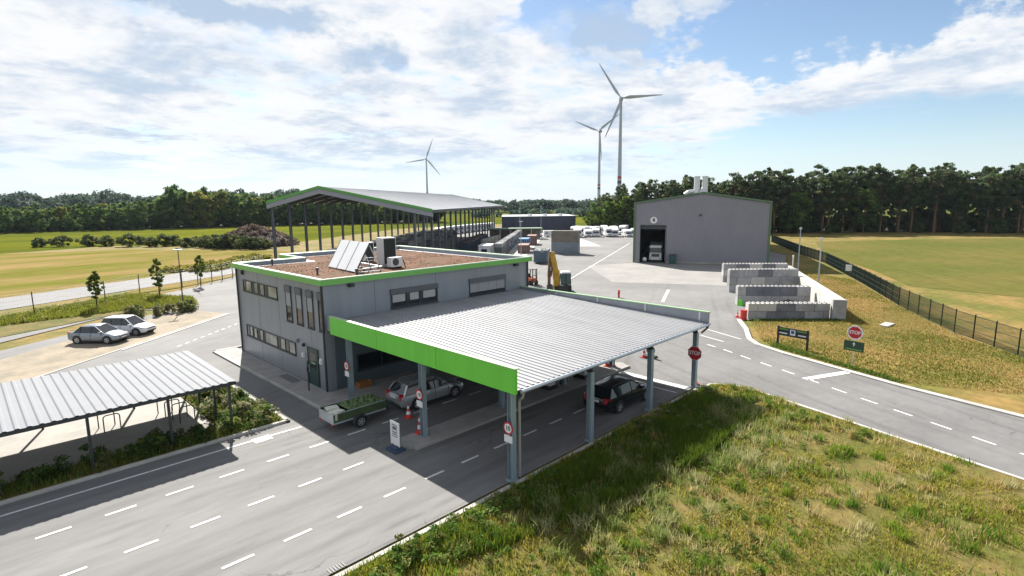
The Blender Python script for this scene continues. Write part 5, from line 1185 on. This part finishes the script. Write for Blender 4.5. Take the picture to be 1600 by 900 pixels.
for a, b in zip(FL[:-1], FL[1:]):
    a, b = Vector((*a, 0)), Vector((*b, 0)); L_ = (b - a).length; n = max(1, round(L_ / 2.5)); d = (b - a) / n; u = d.normalized()
    for k in range(n):
        p, q = a + d * k, a + d * (k + 1)
        m = MB(); m.box(p.x - .045, p.x + .045, p.y - .045, p.y + .045, 0, 2.1); m.build('post', fm, fr, True)
        m = MB(); s = .11
        while s < d.length:
            c = p + u * s; m.bar((c.x, c.y, .08), (c.x, c.y, 2.0), .022, .022); s += .115
        for z in (.1, .7, 1.3, 1.95): m.bar((p.x, p.y, z), (q.x, q.y, z), .03, .04)
        m.build('mesh_panel', fm, fr, True)
fl = thing('wire_fence', 'thin wire fence with dark posts along the yard edge on the left', 'fence', (16, 86, 0))
FP = [(-10, 67.5), (-2.2, 72.2), (5.3, 76.8), (12.2, 81.0), (16.6, 85.2), (19.3, 86.8), (22.3, 88.0), (24.6, 88.9), (26.9, 90.2), (28.8, 91.6), (31.1, 93.9), (33.6, 96.2), (36.2, 98.6), (38.9, 101)]
for p in FP: m = MB(); m.box(p[0] - .05, p[0] + .05, p[1] - .05, p[1] + .05, 0, 2.6); m.build('post', steel_d, fl, True)
m = MB()
for a, b in zip(FP[:-1], FP[1:]):
    for z in (.3, .7, 1.1, 1.5, 1.9, 2.3, 2.55): m.bar((*a, z), (*b, z), .012)
    a_, b_ = Vector(a), Vector(b); k = int((b_ - a_).length / .25)
    for i in range(1, k): q = a_ + (b_ - a_) * i / k; m.bar((*q, .1), (*q, 2.55), .008)
m.build('wire_mesh', galv, fl, True)

# ------------------------------------------------------------------ motorhomes, wind turbines
def motorhome(x, y, rz, label, L_=6.6, H_=2.9):
    t = thing('motorhome', label, 'motorhome', (x, y, 0), rz, 'white motorhomes parked beyond the yard')
    m = MB(); m.loft([[(-L_ / 2, s, .45), (-L_ / 2, s, H_ - .1), (-L_ / 2 + .15, s, H_), (L_ / 2 - 1.9, s, H_), (L_ / 2 - 1.0, s, H_ - .35), (L_ / 2 - 1.15, s, 2.05), (L_ / 2 - 1.5, s, 1.9), (L_ / 2 - 1.5, s, .45)] for s in (-1.12, 1.12)]); m.build('body', white_p, t)
    m = MB(); m.loft([[(L_ / 2 - 1.5, s, .4), (L_ / 2 - 1.5, s, 1.9), (L_ / 2 - 1.2, s, 1.95), (L_ / 2 - .75, s, 1.25), (L_ / 2 - .05, s, 1.0), (L_ / 2, s, .4)] for s in (-.98, .98)]); m.build('cab', white_p, t)
    m = MB(); m.hexa([(L_ / 2 - 1.16, -.9, 1.9), (L_ / 2 - .74, -.9, 1.27), (L_ / 2 - .74, .9, 1.27), (L_ / 2 - 1.16, .9, 1.9), (L_ / 2 - 1.1, -.9, 1.95), (L_ / 2 - .68, -.9, 1.32), (L_ / 2 - .68, .9, 1.32), (L_ / 2 - 1.1, .9, 1.95)]); m.build('windscreen', glass, t)
    for s in (-1, 1):
        m = MB(); m.box(-L_ / 2 + .6, -L_ / 2 + 1.7, s * 1.125 - .01, s * 1.125 + .01, 1.5, 2.1); m.box(.2, 1.1, s * 1.125 - .01, s * 1.125 + .01, 1.5, 2.1); m.build('window', glass, t)
    m = MB(); m.box(L_ / 2 - .02, L_ / 2 + .02, -.6, .6, .6, .85); m.build('grille', black_p, t)
    for wx in (-L_ / 2 + 1.6, L_ / 2 - .8):
        for s in (-1, 1): m = MB(); m.tube((wx, s * .95 - .11, .33), (wx, s * .95 + .11, .33), .33, n=12); m.build('wheel', rubber, t)
    return t
YAW = R(44.688)
def at(px, d):                                       # a ground point: forward distance d along the heading, offset like a bearing
    f = Vector((math.cos(YAW), math.sin(YAW), 0)); r = Vector((math.sin(YAW), -math.cos(YAW), 0)); return f * d + r * (px - 800) / 863.0 * d
mh = motorhome(*at(903, 181).xy, R(222), 'white motorhome in the front row between dark blue hall and forest')
for i in range(1, 7): dup(mh, at(903 + i * 15 + 2.5 * math.sin(i * 9), 181 + 1.2 * math.sin(i * 7)), R(222) + .16 * math.sin(i * 3), 'white motorhome in the front row between dark blue hall and forest', None, (.95 + .1 * math.sin(i * 5), 1, .92 + .14 * math.sin(i * 11)))
for i in range(6): dup(mh, at(899 + i * 15, 193 + 2 * math.sin(i * 5)), R(204) + .35 * math.sin(i * 5), 'white motorhome in the back row at the forest edge', None, (1, 1, 1.02 + .1 * math.sin(i * 3)))
for i in range(10): dup(mh, at(690 + i * 8.5, 196 + i * 4.4), R(200) + .12 * math.sin(i * 5), 'white motorhome parked beyond the posts of the big roof')
van_l = ('white delivery van at the far end of the pale track', 'white delivery van in front of the dark blue hall', 'white delivery van right of the one before the dark blue hall', 'white delivery van nearest the container stack behind')
for i, (px, d) in enumerate(((803, 184), (834, 183), (864, 184), (890, 182.5))):
    d_ = dup(mh, at(px, d), R(-42), van_l[i], 'white vans before the dark blue hall', (.95, .9, .72)); d_.name = 'delivery_van'; d_['category'] = 'van'

tw = M('turbine_white', (.36, .39, .44), .45, var=.04, scale=.02); tn = M('turbine_nacelle', (.16, .18, .21), .5)
def turbine(x, y, hub, bl_len, phis, face, label, scale=1.0):
    t = thing('wind_turbine', label, 'wind turbine', (x, y, 0), face, 'wind turbines')
    m = MB(); m.tube((0, 0, 0), (0, 0, hub - 1.5), 3.0 * scale, 1.5 * scale, 20); m.build('tower', tw, t, smooth=True)
    zb = hub * .29; rb = 3.0 * scale + (1.5 - 3.0) * scale * .29
    m = MB(); m.tube((0, 0, zb), (0, 0, zb + 3.0), rb + .06, rb + .04, 20); m.build('red_band', red_s, t)
    m = MB(); m.tube((0, 0, zb - 6.0), (0, 0, zb - 2.5), rb + .10, rb + .08, 20); m.build('grey_band', steel_d, t)
    m = MB(); m.box(-2.6 * scale, 7 * scale, -2.0 * scale, 2.0 * scale, hub - 1.9 * scale, hub + 2.2 * scale); m.build('nacelle', tn, t)
    c = Vector((-4.4 * scale, 0, hub))
    m = MB(); m.tube(c + Vector((1.8 * scale, 0, 0)), c + Vector((-.6 * scale, 0, 0)), 1.7 * scale, 1.4 * scale, 14); m.tube(c + Vector((-.6 * scale, 0, 0)), c + Vector((-2.2 * scale, 0, 0)), 1.4 * scale, .3 * scale, 14); m.build('hub', tw, t)
    for ph in phis:
        d = Vector((0, math.cos(ph), math.sin(ph))); e = Vector((0, -math.sin(ph), math.cos(ph))); rings = []
        for f, ch, th, tw_ in ((.02, 1.8, 1.6, .9), (.07, 2.2, 1.3, .8), (.2, 4.0, .95, .45), (.45, 2.9, .6, .25), (.75, 1.8, .32, .12), (.96, .9, .16, .05), (1.0, .25, .08, 0)):
            ch *= scale * 1.05; th *= scale; ce = c + d * bl_len * f; a = math.cos(tw_) * e + math.sin(tw_) * Vector((1, 0, 0)); b = math.cos(tw_) * Vector((1, 0, 0)) - math.sin(tw_) * e
            rings.append([ce + a * (ch * .3 - ch * u) + b * (th * v) for u, v in ((0, 0), (.2, .5), (.5, .42), (1, .04), (.5, -.3), (.2, -.4))])
        m = MB(); m.loft(rings); m.build('blade', tw, t)
def th(a): return math.pi - R(a)
def rotor(x, y, hub, L_, angs, label, sc_=1.0, yaw=0):
    turbine(x, y, hub, L_, [th(a) for a in angs], math.atan2(y, x) + yaw, label, sc_)
rotor(596.5, 399.0, 135, 50, (123.7, 3.7, 247), 'nearest and tallest wind turbine, right of the other two', 1.0, .12)
rotor(828.0, 597.0, 134, 49, (156, 36, 276), 'middle wind turbine seen just left behind the tallest one', 1.0, -.3)
rotor(868, 1160, 121, 53, (190, 70, 310), 'small far wind turbine standing behind the big open roof', 1.0)

# ------------------------------------------------------------------ trees
def tree_proto(name, label, cat, group, seed, h, rx, base, n, per, leaf, cols, bark_mat, pine=False, spread=1.0):
    rng = np.random.default_rng(seed)
    t = thing(name, label, cat, (0, 0, 0), 0, group)
    lean = rng.normal(size=2) * .03 * h
    m = MB(); top = h * (.9 if pine else .75)
    pts = [Vector((lean[0] * f * f, lean[1] * f * f, top * f)) for f in (0, .3, .6, 1)]; rad = [h * .018, h * .014, h * .010, h * .004]
    for i in range(3): m.tube(pts[i], pts[i + 1], rad[i], rad[i + 1], 7)
    cen, ra = [], []
    hc = h - base
    k = 0
    while len(cen) < n:
        p = rng.uniform(-1, 1, 3)
        if (p ** 2).sum() > 1: continue
        if not pine and (p ** 2).sum() < .18: continue
        z = base + hc * (p[2] + 1) / 2
        fz = (z - base) / hc
        wf = (1.0 - .35 * abs(fz - .42) * 2) if not pine else (.62 + .45 * math.sin(fz * 3.0))
        c = np.array([p[0] * rx * wf * spread + lean[0] * fz, p[1] * rx * wf * spread + lean[1] * fz, z])
        cen.append(c); ra.append(rng.uniform(.16, .30) * rx * (1 if not pine else .95))
    cen = np.array(cen); ra = np.array(ra)
    for c in cen[:: max(1, n // 9)]:
        s = Vector((lean[0] * (c[2] / h) ** 2, lean[1] * (c[2] / h) ** 2, max(base * .7, c[2] - rx * .5))); m.tube(s, Vector(c), h * .006, h * .002, 5)
    m.build('trunk', bark_mat, t)
    cc = np.array(cols)[rng.integers(0, len(cols), n)] * rng.uniform(.7, 1.3, (n, 1))
    v, f, c = leafcloud(rng, cen, ra, per, leaf, cc, .75 if not pine else .7)
    np_mesh('crown', v, f, c, leaf_m, t)
    return t
DEC = [(0.078, 0.1482, 0.0374), (0.1092, 0.1794, 0.0437), (0.0858, 0.1482, 0.0562), (0.1404, 0.195, 0.0468)]
DECY = [(0.1755, 0.195, 0.039), (0.1365, 0.1755, 0.039), (0.208, 0.195, 0.0468)]
PIN = [(0.0688, 0.0987, 0.0419), (0.0927, 0.1166, 0.0508), (0.0538, 0.0867, 0.0419), (0.1271, 0.1316, 0.0598), (0.0822, 0.1271, 0.0448)]
LL = 'green broadleaf tree in the wood behind the crop field'; LP = 'dark pine in the forest behind the large grey hall'
GL, GP = 'broadleaf trees of the left wood', 'pines of the forest behind the hall'
dec = [tree_proto('broadleaf_tree', LL, 'tree', GL, 100 + i, 17, 5.6, .3 + .25 * i, 75, 60, 1.0, DEC if i < 3 else DECY, bark) for i in range(5)]
pin = [tree_proto('pine_tree', LP, 'tree', GP, 200 + i, 19, 3.9, 3.6 + (i % 3) * 1.7, 80, 60, .58, PIN, bark_p, True) for i in range(5)]
bro = [tree_proto('broadleaf_tree', 'bright green broadleaf tree at the edge of the pine forest', 'tree', 'broadleaf trees at the pine forest edge', 300 + i, 14, 4.2, .8, 55, 55, .65, [(.085, .140, .026), (.115, .165, .030), (.065, .11, .028)], bark) for i in range(3)]
und = [tree_proto('understorey_bush', 'dark bush growing under the edge of the forest', 'bush', 'bushes under the forest edge', 320 + i, 6.5, 3.6, .1, 44, 50, .75, [(.05, .085, .026), (.07, .10, .03), (.09, .115, .036)], bark) for i in range(2)]
rt = random.Random(11); first = {}
def put(protos, i, x, y, s, label=None):
    pr = protos[i % len(protos)]; key = pr.name
    sc_ = (s * rt.uniform(.92, 1.08), s * rt.uniform(.92, 1.08), s)
    if key not in first: first[key] = 1; pr.location = (x, y, -.05); pr.rotation_euler = (0, 0, rt.uniform(0, 6.28)); pr.scale = sc_; return pr
    return dup(pr, (x, y, -.05), rt.uniform(0, 6.28), label, None, sc_)
# left wood
for r_ in range(3):
    px = -70.0 + r_ * 9
    while px < 690:
        d = np.interp(px, (-70, 0, 194, 420, 690), (225, 240, 268, 300, 330)) + r_ * 9 + rt.uniform(-3, 3)
        hz = np.interp(px, (-70, 150, 200, 245, 275, 320, 400, 440, 690), (11, 11.5, 12.5, 14, 19.5, 18.5, 17, 15.5, 14)) + (1.0 if r_ == 2 else 0)
        s = hz / 17 * rt.uniform(.86, 1.08); i = rt.choice((0, 1, 2, 0, 1, 2, 3)) if not 300 < px < 390 else rt.choice((0, 3, 4, 4, 2))
        if r_ == 0 and rt.random() < .25: s *= .62
        p = at(px, d); put(dec, i, p.x, p.y, s)
        if r_ > 0 or rt.random() < .5: q = at(px + rt.uniform(-4, 4), d + 2); put(und, len(first), q.x, q.y, rt.uniform(.7, 1.2), 'dark bush growing under the left wood')
        px += 5.6 / d * 863 * rt.uniform(.8, 1.25)
# pine forest behind the hall
EDGE = [(166, 126), (178, 112), (188, 92), (201, 68), (216, 54), (230, 39), (240, 20), (248, 2), (252, -22)]
pts = [Vector((*p, 0)) for p in EDGE]
for r_ in range(4):
    for a, b in zip(pts[:-1], pts[1:]):
        L_ = (b - a).length; n = max(1, int(L_ / (4.4 + r_ * .4)))
        for k in range(n):
            p = a + (b - a) * (k + rt.uniform(.1, .9)) / n; out = Vector((p.x, p.y, 0)).normalized(); p = p + out * (r_ * 5.2 + rt.uniform(-1.5, 1.5))
            pxv = 800 + 863 * math.tan(YAW - math.atan2(p.y, p.x))
            if pxv < 925 + r_ * 2: continue
            hz = np.interp(pxv, (920, 960, 1000, 1150, 1290, 1405, 1600), (14, 16, 17.5, 20.5, 22.5, 22.5, 22)) + rt.uniform(-2.2, 2.2)
            if r_ == 0 and (pxv < 985 or 1225 < pxv < 1265 or rt.random() < .10): put(bro, k, p.x, p.y, (hz * .80 if pxv < 985 else hz * .66) / 14)
            else: put(pin, rt.randrange(5), p.x, p.y, hz / 19)
            if r_ < 4 and rt.random() < (.8, .95, 1, 1)[r_]: q = p + Vector((rt.uniform(-2.5, 2.5), rt.uniform(-2.5, 2.5), 0)); put(und, k, q.x, q.y, rt.uniform(.45, .9) * (1 + r_ * .30))
# ridge of far woods: nobody could count them
def far_wood(name, px0, px1, d0, d1, h, n, seed, label, base=(.050, .078, .055)):
    rng = np.random.default_rng(seed); px = rng.uniform(px0, px1, n); d = d0 + (d1 - d0) * rng.uniform(0, 1, n)
    f = np.array([math.cos(YAW), math.sin(YAW)]); r = np.array([math.sin(YAW), -math.cos(YAW)])
    xy = f[None] * d[:, None] + r[None] * ((px - 800) / 863 * d)[:, None]
    hh = h * (.72 + .45 * fbm(px, d * 0, 26, seed)) * rng.uniform(.25, 1, n) ** .6
    cen = np.stack([xy[:, 0], xy[:, 1], hh], 1)
    v, ff, c = leafcloud(rng, cen, rng.uniform(3, 6, n), 26, 3.2, np.array(base) * rng.uniform(.7, 1.3, (n, 1)))
    o = np_mesh(name, v, ff, c, leaf_m); tag(o, label, 'woods', None, 'stuff')
far_wood('distant_woods', -120, 480, 560, 640, 23, 900, 51, 'far dark wood rising behind the left trees')
far_wood('distant_woods', 640, 1000, 600, 680, 11.5, 750, 52, 'far dark wood on the horizon beyond the blue hall')
far_wood('distant_treeline', 740, 960, 420, 440, 4.5, 60, 53, 'scattered far bushes in the green fields beyond the blue hall')

# bushes, hedges, brush heap, young trees
bush = [tree_proto('field_bush', 'rounded bush in the row between straw and crop fields', 'bush', 'bushes between straw and crop fields', 340 + i, 3.2, 3.2, .1, 34, 45, .5, [(.070, .095, .030), (.115, .125, .045), (.055, .08, .03)], bark) for i in range(3)]
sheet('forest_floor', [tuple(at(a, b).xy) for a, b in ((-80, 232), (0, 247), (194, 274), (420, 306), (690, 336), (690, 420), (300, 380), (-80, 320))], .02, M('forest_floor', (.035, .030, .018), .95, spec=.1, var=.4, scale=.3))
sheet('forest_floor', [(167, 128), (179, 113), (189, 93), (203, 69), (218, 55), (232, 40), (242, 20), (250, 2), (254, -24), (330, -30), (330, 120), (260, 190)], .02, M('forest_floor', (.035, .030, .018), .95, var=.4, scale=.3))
for k, (px, d, s) in enumerate(((60, 158, .8), (100, 160, .9), (140, 160, 1), (172, 160, .9), (205, 158, 1.05), (222, 165, .7), (240, 156, .8), (258, 158, 1.0), (276, 160, .9), (292, 152, .8), (306, 156, .8), (322, 152, 1.0), (336, 148, 1.1), (352, 146, 1.15), (368, 148, 1.1), (384, 145, 1.0), (400, 144, .9), (414, 146, .8))):
    p = at(px, d); put(bush, k, p.x, p.y, s)
rng = np.random.default_rng(61)
p = at(398, 158); m = MB()
rings = [[(p.x + 12 * (1 - f ** 1.5) * math.cos(a) * (1 + .1 * math.sin(3 * a)), p.y + 12 * (1 - f ** 1.5) * math.sin(a), 5.4 * f) for a in [2 * math.pi * j / 24 for j in range(24)]] for f in (0, .25, .5, .75, .95)]
m.loft(rings)
bh = thing('brush_heap', 'large heap of cut brush and branches beside the big roof', 'brush heap', (0, 0, 0)); m.build('core', M('brush_core', (.035, .028, .024), .95, var=.4, scale=1), bh)
n = 420; a = rng.uniform(0, 6.28, n); f = rng.uniform(0, 1, n); rr_ = 12 * (1 - f ** 1.5)
cen = np.stack([p.x + rr_ * np.cos(a), p.y + rr_ * np.sin(a), 5.4 * f], 1)
v, ff, c = leafcloud(rng, cen, rng.uniform(.6, 1.3, n), 26, .55, np.array([.115, .085, .068]) * rng.uniform(.5, 1.4, (n, 1))); b_ = np_mesh('branches', v, ff, c, leaf_m, bh); b_['kind'] = 'stuff'
def shrubbery(name, poly, n, h0, h1, cols, seed, label, cat, leaf=.14, per=60, r=(.22, .42), kind='stuff', z0=.08, stems=True):
    rng = np.random.default_rng(seed); x, y = sample_poly(rng, poly, n); k = fbm(x, y, 1.6, seed); h = h0 + (h1 - h0) * k * rng.uniform(.5, 1.3, n)
    cen, ra, cc = [], [], []
    for i in range(n):
        q = max(1, int(h[i] / .3))
        col = np.array(cols[rng.integers(0, len(cols))]) * rng.uniform(.75, 1.25)
        for j in range(q): cen.append((x[i] + rng.normal() * .10, y[i] + rng.normal() * .10, z0 + .12 + h[i] * (j + .3) / q)); ra.append(rng.uniform(*r) * (1 - .4 * j / q)); cc.append(col * rng.uniform(.8, 1.2))
    v, f, c = leafcloud(rng, np.array(cen), np.array(ra), per, leaf, np.array(cc)); o = np_mesh(name, v, f, c, leaf_m); return tag(o, label, cat, None, kind)
SHR = [(.075, .120, .024), (.115, .140, .030), (.055, .095, .024), (.19, .185, .08), (.24, .235, .15)]
shrubbery('planting', [(-14, 28.6), (8.5, 28.6), (8.5, 30.3), (-14, 30.3)], 170, .15, 1.05, [(.055, .105, .024), (.10, .15, .03), (.045, .08, .022), (.14, .15, .05)], 71, 'dense low green planting along the front of the bicycle shelter', 'planting')
shrubbery('planting', [(8.6, 28.6), (11.3, 28.6), (11.3, 37.8), (9.6, 37.8), (8.7, 33)], 130, .10, 1.1, SHR, 72, 'mixed green and pale planting between bicycle shelter and office lane', 'planting')
hd = shrubbery('parking_hedge', [(11.6, 65.8), (18.0, 66.6), (18.2, 68.0), (11.6, 67.6)], 34, .5, 1.7, [(.15, .17, .06), (.11, .13, .045), (.2, .19, .09)], 73, 'loose pale green hedge behind the parked white car', 'hedge', .2, 55, (.3, .5), 'thing', .0)
shrubbery('lawn_plants', [(12.4, 72.4), (19.2, 70.8), (20.2, 75.5), (17.6, 81.6), (15.2, 84.8), (-6, 72)], 150, .1, .6, [(.17, .19, .028), (.14, .165, .025), (.2, .19, .05)], 74, 'tall yellow green grass strip inside the wire fence', 'grass', .18, 40, (.25, .5))
shrubbery('road_weeds', [(31, 103.5), (40, 111), (47, 117), (49, 124), (44, 126), (38, 119), (24, 111)], 420, .2, 1.1, [(.20, .19, .022), (.15, .16, .026), (.25, .21, .05)], 75, 'yellow green weeds along the far country road', 'weeds', .35, 30, (.4, .8), 'stuff', 0)
def young_tree(x, y, h, rx, seed, label):
    t = tree_proto('young_tree', label, 'tree', 'young trees on the grass strip', seed, h, rx, h * .22, 60, 60, .17, [(.13, .17, .03), (.10, .145, .03), (.08, .12, .03)], bark); t.location = (x, y, .05); return t
young_tree(17.7, 80.2, 4.9, .85, 401, 'young slim tree on the grass strip by the wire fence')
young_tree(24.3, 86.6, 4.6, .75, 402, 'young thin tree with a small dark crown near the lamp post')
young_tree(10.6, 76.0, 4.4, .8, 403, 'young slim tree at the far left of the grass strip')

# ------------------------------------------------------------------ grass and weeds
rng = np.random.default_rng(81)
GV = [(1, 14.6), (14, 14.7), (31.1, 14.85), (32.5, 14.55), (33.2, 13.4), (33.1, 12.2), (32.1, 8.6), (30.9, 4.5), (28.2, -5), (4, -5)]
GREEN, OLIVE, TAN, PALE = np.array([.100, .172, .018]), np.array([.250, .245, .028]), np.array([.40, .31, .10]), np.array([.33, .29, .17])
def mixcol(x, y, rng, greenness, seed):
    a = np.clip(greenness, 0, 1)[:, None]; q = rng.uniform(0, 1, len(x))[:, None]
    c = np.where(q < .64, OLIVE, TAN) * (1 - a) + np.where(q < .6, GREEN, OLIVE) * a
    return c * rng.uniform(.65, 1.35, (len(x), 1))
x, y = sample_poly(rng, GV, 260000)
edge = np.clip((y - 8.5) / 6, 0, 1)
fb = fbm(x, y, 3.2, 3, 4); fine_ = fbm(x, y, .8, 9, 3)
bare = fbm(x, y, 2.4, 77, 3)
keep = rng.uniform(size=len(x)) < np.clip((fine_ - .16) * 2.8, .12, 1) * np.clip((bare - .30) * 7, .12, 1) * (.55 + .45 * edge); x, y, fb, fine_, edge = [q[keep] for q in (x, y, fb, fine_, edge)]
gr = (fb - .43) * 3.6 + edge * .7
h = (.05 + .15 * fine_ + .26 * edge * fb) * rng.uniform(.5, 1.4, len(x))
o = blades('verge_grass', rng, x, y, .05, h, rng.uniform(.018, .045, len(x)), mixcol(x, y, rng, gr, 1), grass_m, .8); tag(o, 'rough yellow green grass of the foreground verge', 'grass', None, 'stuff')
# tall grass along the canopy kerb and pale flowering tussocks
TG = [(7.5, 14.4), (14, 14.6), (20, 14.62), (26, 14.65), (31.2, 14.6), (32.2, 14.2), (33.0, 12.6), (30, 10.6), (22, 10.2), (15, 11.2), (9, 13)]
x, y = sample_poly(rng, TG, 60000); fb = fbm(x, y, 2.2, 31, 3); k = rng.uniform(size=len(x)) < np.clip((fb - .25) * 2.2, 0, 1); x, y, fb = x[k], y[k], fb[k]
h = (.22 + .50 * fb) * rng.uniform(.5, 1.3, len(x)) * np.clip((x - 4) / 9, .45, 1) * np.clip((34.5 - x) / 6, .4, 1) * np.clip((15.0 - y) / 1.6, .3, 1)
c = np.where(rng.uniform(size=(len(x), 1)) < .85, GREEN * .72, OLIVE * .8) * rng.uniform(.7, 1.4, (len(x), 1))  # greens darkened: canopy shade put into the blade colour
o = blades('tall_grass', rng, x, y, .05, h, rng.uniform(.02, .035, len(x)), c, grass_m, .55); tag(o, 'tall green grass along the canopy kerb, darkened for canopy shade', 'grass', None, 'stuff')
def tussocks(name, cx, cy, rad, per, h0, h1, w, cols, label, seed, lean=.7):
    rng = np.random.default_rng(seed); n = len(cx); X = np.repeat(cx, per) + rng.normal(size=n * per) * np.repeat(rad, per); Y = np.repeat(cy, per) + rng.normal(size=n * per) * np.repeat(rad, per)
    hh = rng.uniform(h0, h1, n * per) * np.repeat(rng.uniform(.6, 1.25, n), per); cc = np.repeat(np.array(cols)[rng.integers(0, len(cols), n)], per, 0) * rng.uniform(.75, 1.25, (n * per, 1))
    k = in_poly(X, Y, GV); o = blades(name, rng, X[k], Y[k], .05, hh[k], rng.uniform(w * .7, w * 1.3, k.sum()), cc[k], grass_m, lean); return tag(o, label, 'grass', None, 'stuff')
x, y = sample_poly(rng, [(13, 13), (22, 13), (30, 12.6), (31.5, 10), (24, 7.5), (15, 8.5), (11, 11)], 70)
tussocks('pale_tussocks', x, y, rng.uniform(.14, .34, len(x)), 100, .25, .62, .022, [(.38, .37, .18), (.30, .31, .12), (.22, .27, .08)], 'pale feathery grass tussocks in the canopy shade', 91, .9)
x, y = sample_poly(rng, GV, 330)
tussocks('dry_tussocks', x, y, rng.uniform(.08, .30, len(x)), 60, .12, .4, .024, [(.46, .37, .17), (.40, .31, .12), (.44, .40, .21), (.32, .31, .07)], 'dry straw coloured tufts across the foreground verge', 92)
x, y = sample_poly(rng, GV, 240)
tussocks('green_tufts', x, y, rng.uniform(.10, .32, len(x)), 75, .12, .42, .03, [(.13, .22, .022), (.17, .24, .026), (.10, .18, .022)], 'fresh green tufts across the foreground verge', 93)
GW = [(8.2, 14.3), (14, 14.75), (17, 13.5), (14, 12.3), (10, 12.7), (7.5, 13.4)]
shrubbery('kerb_weeds', GW, 110, .15, .95, [(.08, .15, .026), (.115, .18, .03), (.17, .185, .05)], 94, 'leafy weeds along the kerb at the canopy corner', 'weeds', .10, 60, (.12, .28), 'stuff', .04)
shrubbery('verge_weeds', [(12, 13), (30, 13.8), (32, 11), (27, 6), (16, 5), (9, 11)], 260, .1, .55, [(.09, .155, .026), (.14, .19, .035), (.22, .22, .07)], 95, 'leafy weeds scattered in the foreground verge', 'weeds', .085, 50, (.10, .22), 'stuff', .03)
shrubbery('shade_weeds', [(15, 14.2), (31, 14.3), (31.5, 11.5), (22, 10.5), (14, 12.4)], 150, .2, .8, [(.085, .14, .026), (.12, .165, .035), (.2, .2, .09)], 97, 'leafy weeds standing in the shade along the canopy', 'weeds', .10, 50, (.12, .26), 'stuff', .04)
shrubbery('exit_weeds', [(31.0, 14.3), (32.4, 14.0), (32.7, 12.2), (31.3, 8.0), (30.2, 5.0), (29.2, 6.0), (30.4, 10)], 60, .1, .5, [(.10, .17, .026), (.15, .2, .035)], 98, 'bright green weeds along the exit road kerb', 'weeds', .09, 45, (.12, .24), 'stuff', .04)
# dry bank on the right
GB = [(40.9, 5.9), (42.4, 10.2), (43.8, 13.7), (45.0, 15.8), (46.6, 17.0), (49.9, 18.7), (53.2, 20.3), (59.4, 13.6), (72.3, 19.0), (96, 29.8), (90, 20.2), (71.3, 11.8), (60, 6.0), (52, .0), (44, -2)]
x, y = sample_poly(rng, GB, 52000); fb = fbm(x, y, 5, 13, 4); edge = np.exp(-np.abs(fb - .62) * 14)
gr = (fb - .46) * 3.2; c = np.where(rng.uniform(size=(len(x), 1)) < np.clip(.28 + gr, .04, .9)[:, None], np.array([.17, .175, .03]), np.array([.38, .265, .095])) * rng.uniform(.65, 1.3, (len(x), 1))
o = blades('bank_grass', rng, x, y, .04, rng.uniform(.03, .13, len(x)) * (.6 + fb), rng.uniform(.04, .09, len(x)), c, grass_m, .9); tag(o, 'dry tan grass of the bank between exit road and fence', 'grass', None, 'stuff')
bx, by = [], []
for a, b in (((53.0, 20.4), (59.0, 14.2)), ((44.9, 15.6), (41.0, 6.5)), ):
    n = 1500; f = rng.uniform(size=n); bx.append(a[0] + (b[0] - a[0]) * f + rng.normal(size=n) * .22); by.append(a[1] + (b[1] - a[1]) * f - np.abs(rng.normal(size=n)) * .35)
x, y = np.concatenate(bx), np.concatenate(by); k = in_poly(x, y, ISLE); x, y = x[k], y[k]
o = blades('bank_edge_grass', rng, x, y, .04, rng.uniform(.08, .28, len(x)), rng.uniform(.04, .07, len(x)), np.array([.085, .135, .022]) * rng.uniform(.7, 1.5, (len(x), 1)), grass_m, .7); tag(o, 'green grass growing along the bay wall and the exit kerb', 'grass', None, 'stuff')
x, y = sample_poly(rng, [(12.4, 72.4), (19.2, 70.8), (20.2, 75.5), (17.6, 81.6), (15.2, 84.8), (-6, 72)], 15000)
o = blades('lawn_grass', rng, x, y, .04, rng.uniform(.15, .5, len(x)), rng.uniform(.05, .09, len(x)), np.array([.19, .21, .03]) * rng.uniform(.6, 1.3, (len(x), 1)), grass_m, .6); tag(o, 'bright yellow green grass inside the wire fence', 'grass', None, 'stuff')

rng = np.random.default_rng(87)
x, y = sample_poly(rng, [(-14, 28.55), (11.3, 28.55), (11.3, 38.2), (8.75, 38.2), (8.75, 30.1), (-14, 30.1)], 9000)
o = blades('bed_grass', rng, x, y, .08, rng.uniform(.10, .45, len(x)), rng.uniform(.02, .045, len(x)), np.where(rng.uniform(size=(len(x), 1)) < .6, np.array([.11, .18, .025]), np.array([.22, .21, .05])) * rng.uniform(.6, 1.3, (len(x), 1)), grass_m, .7); tag(o, 'mixed grasses growing between the shrubs of the shelter bed', 'grass', None, 'stuff')

# ------------------------------------------------------------------ haze
m = MB(); m.box(-300, 1150, -420, 1400, -1.2, 205)
hz = m.build('haze', M('haze', (1, 1, 1))); tag(hz, 'thin pale blue haze over the far woods', 'haze', None, 'stuff')
nt = MATS['haze'].node_tree; nt.nodes.remove(nt.nodes['Principled BSDF'])
pv = nt.nodes.new('ShaderNodeVolumePrincipled'); pv.inputs['Color'].default_value = (.70, .86, 1, 1); pv.inputs['Density'].default_value = .00005; pv.inputs['Anisotropy'].default_value = 0.0
nt.links.new(pv.outputs[0], nt.nodes['Material Output'].inputs['Volume'])
sc.cycles.volume_bounces = 0
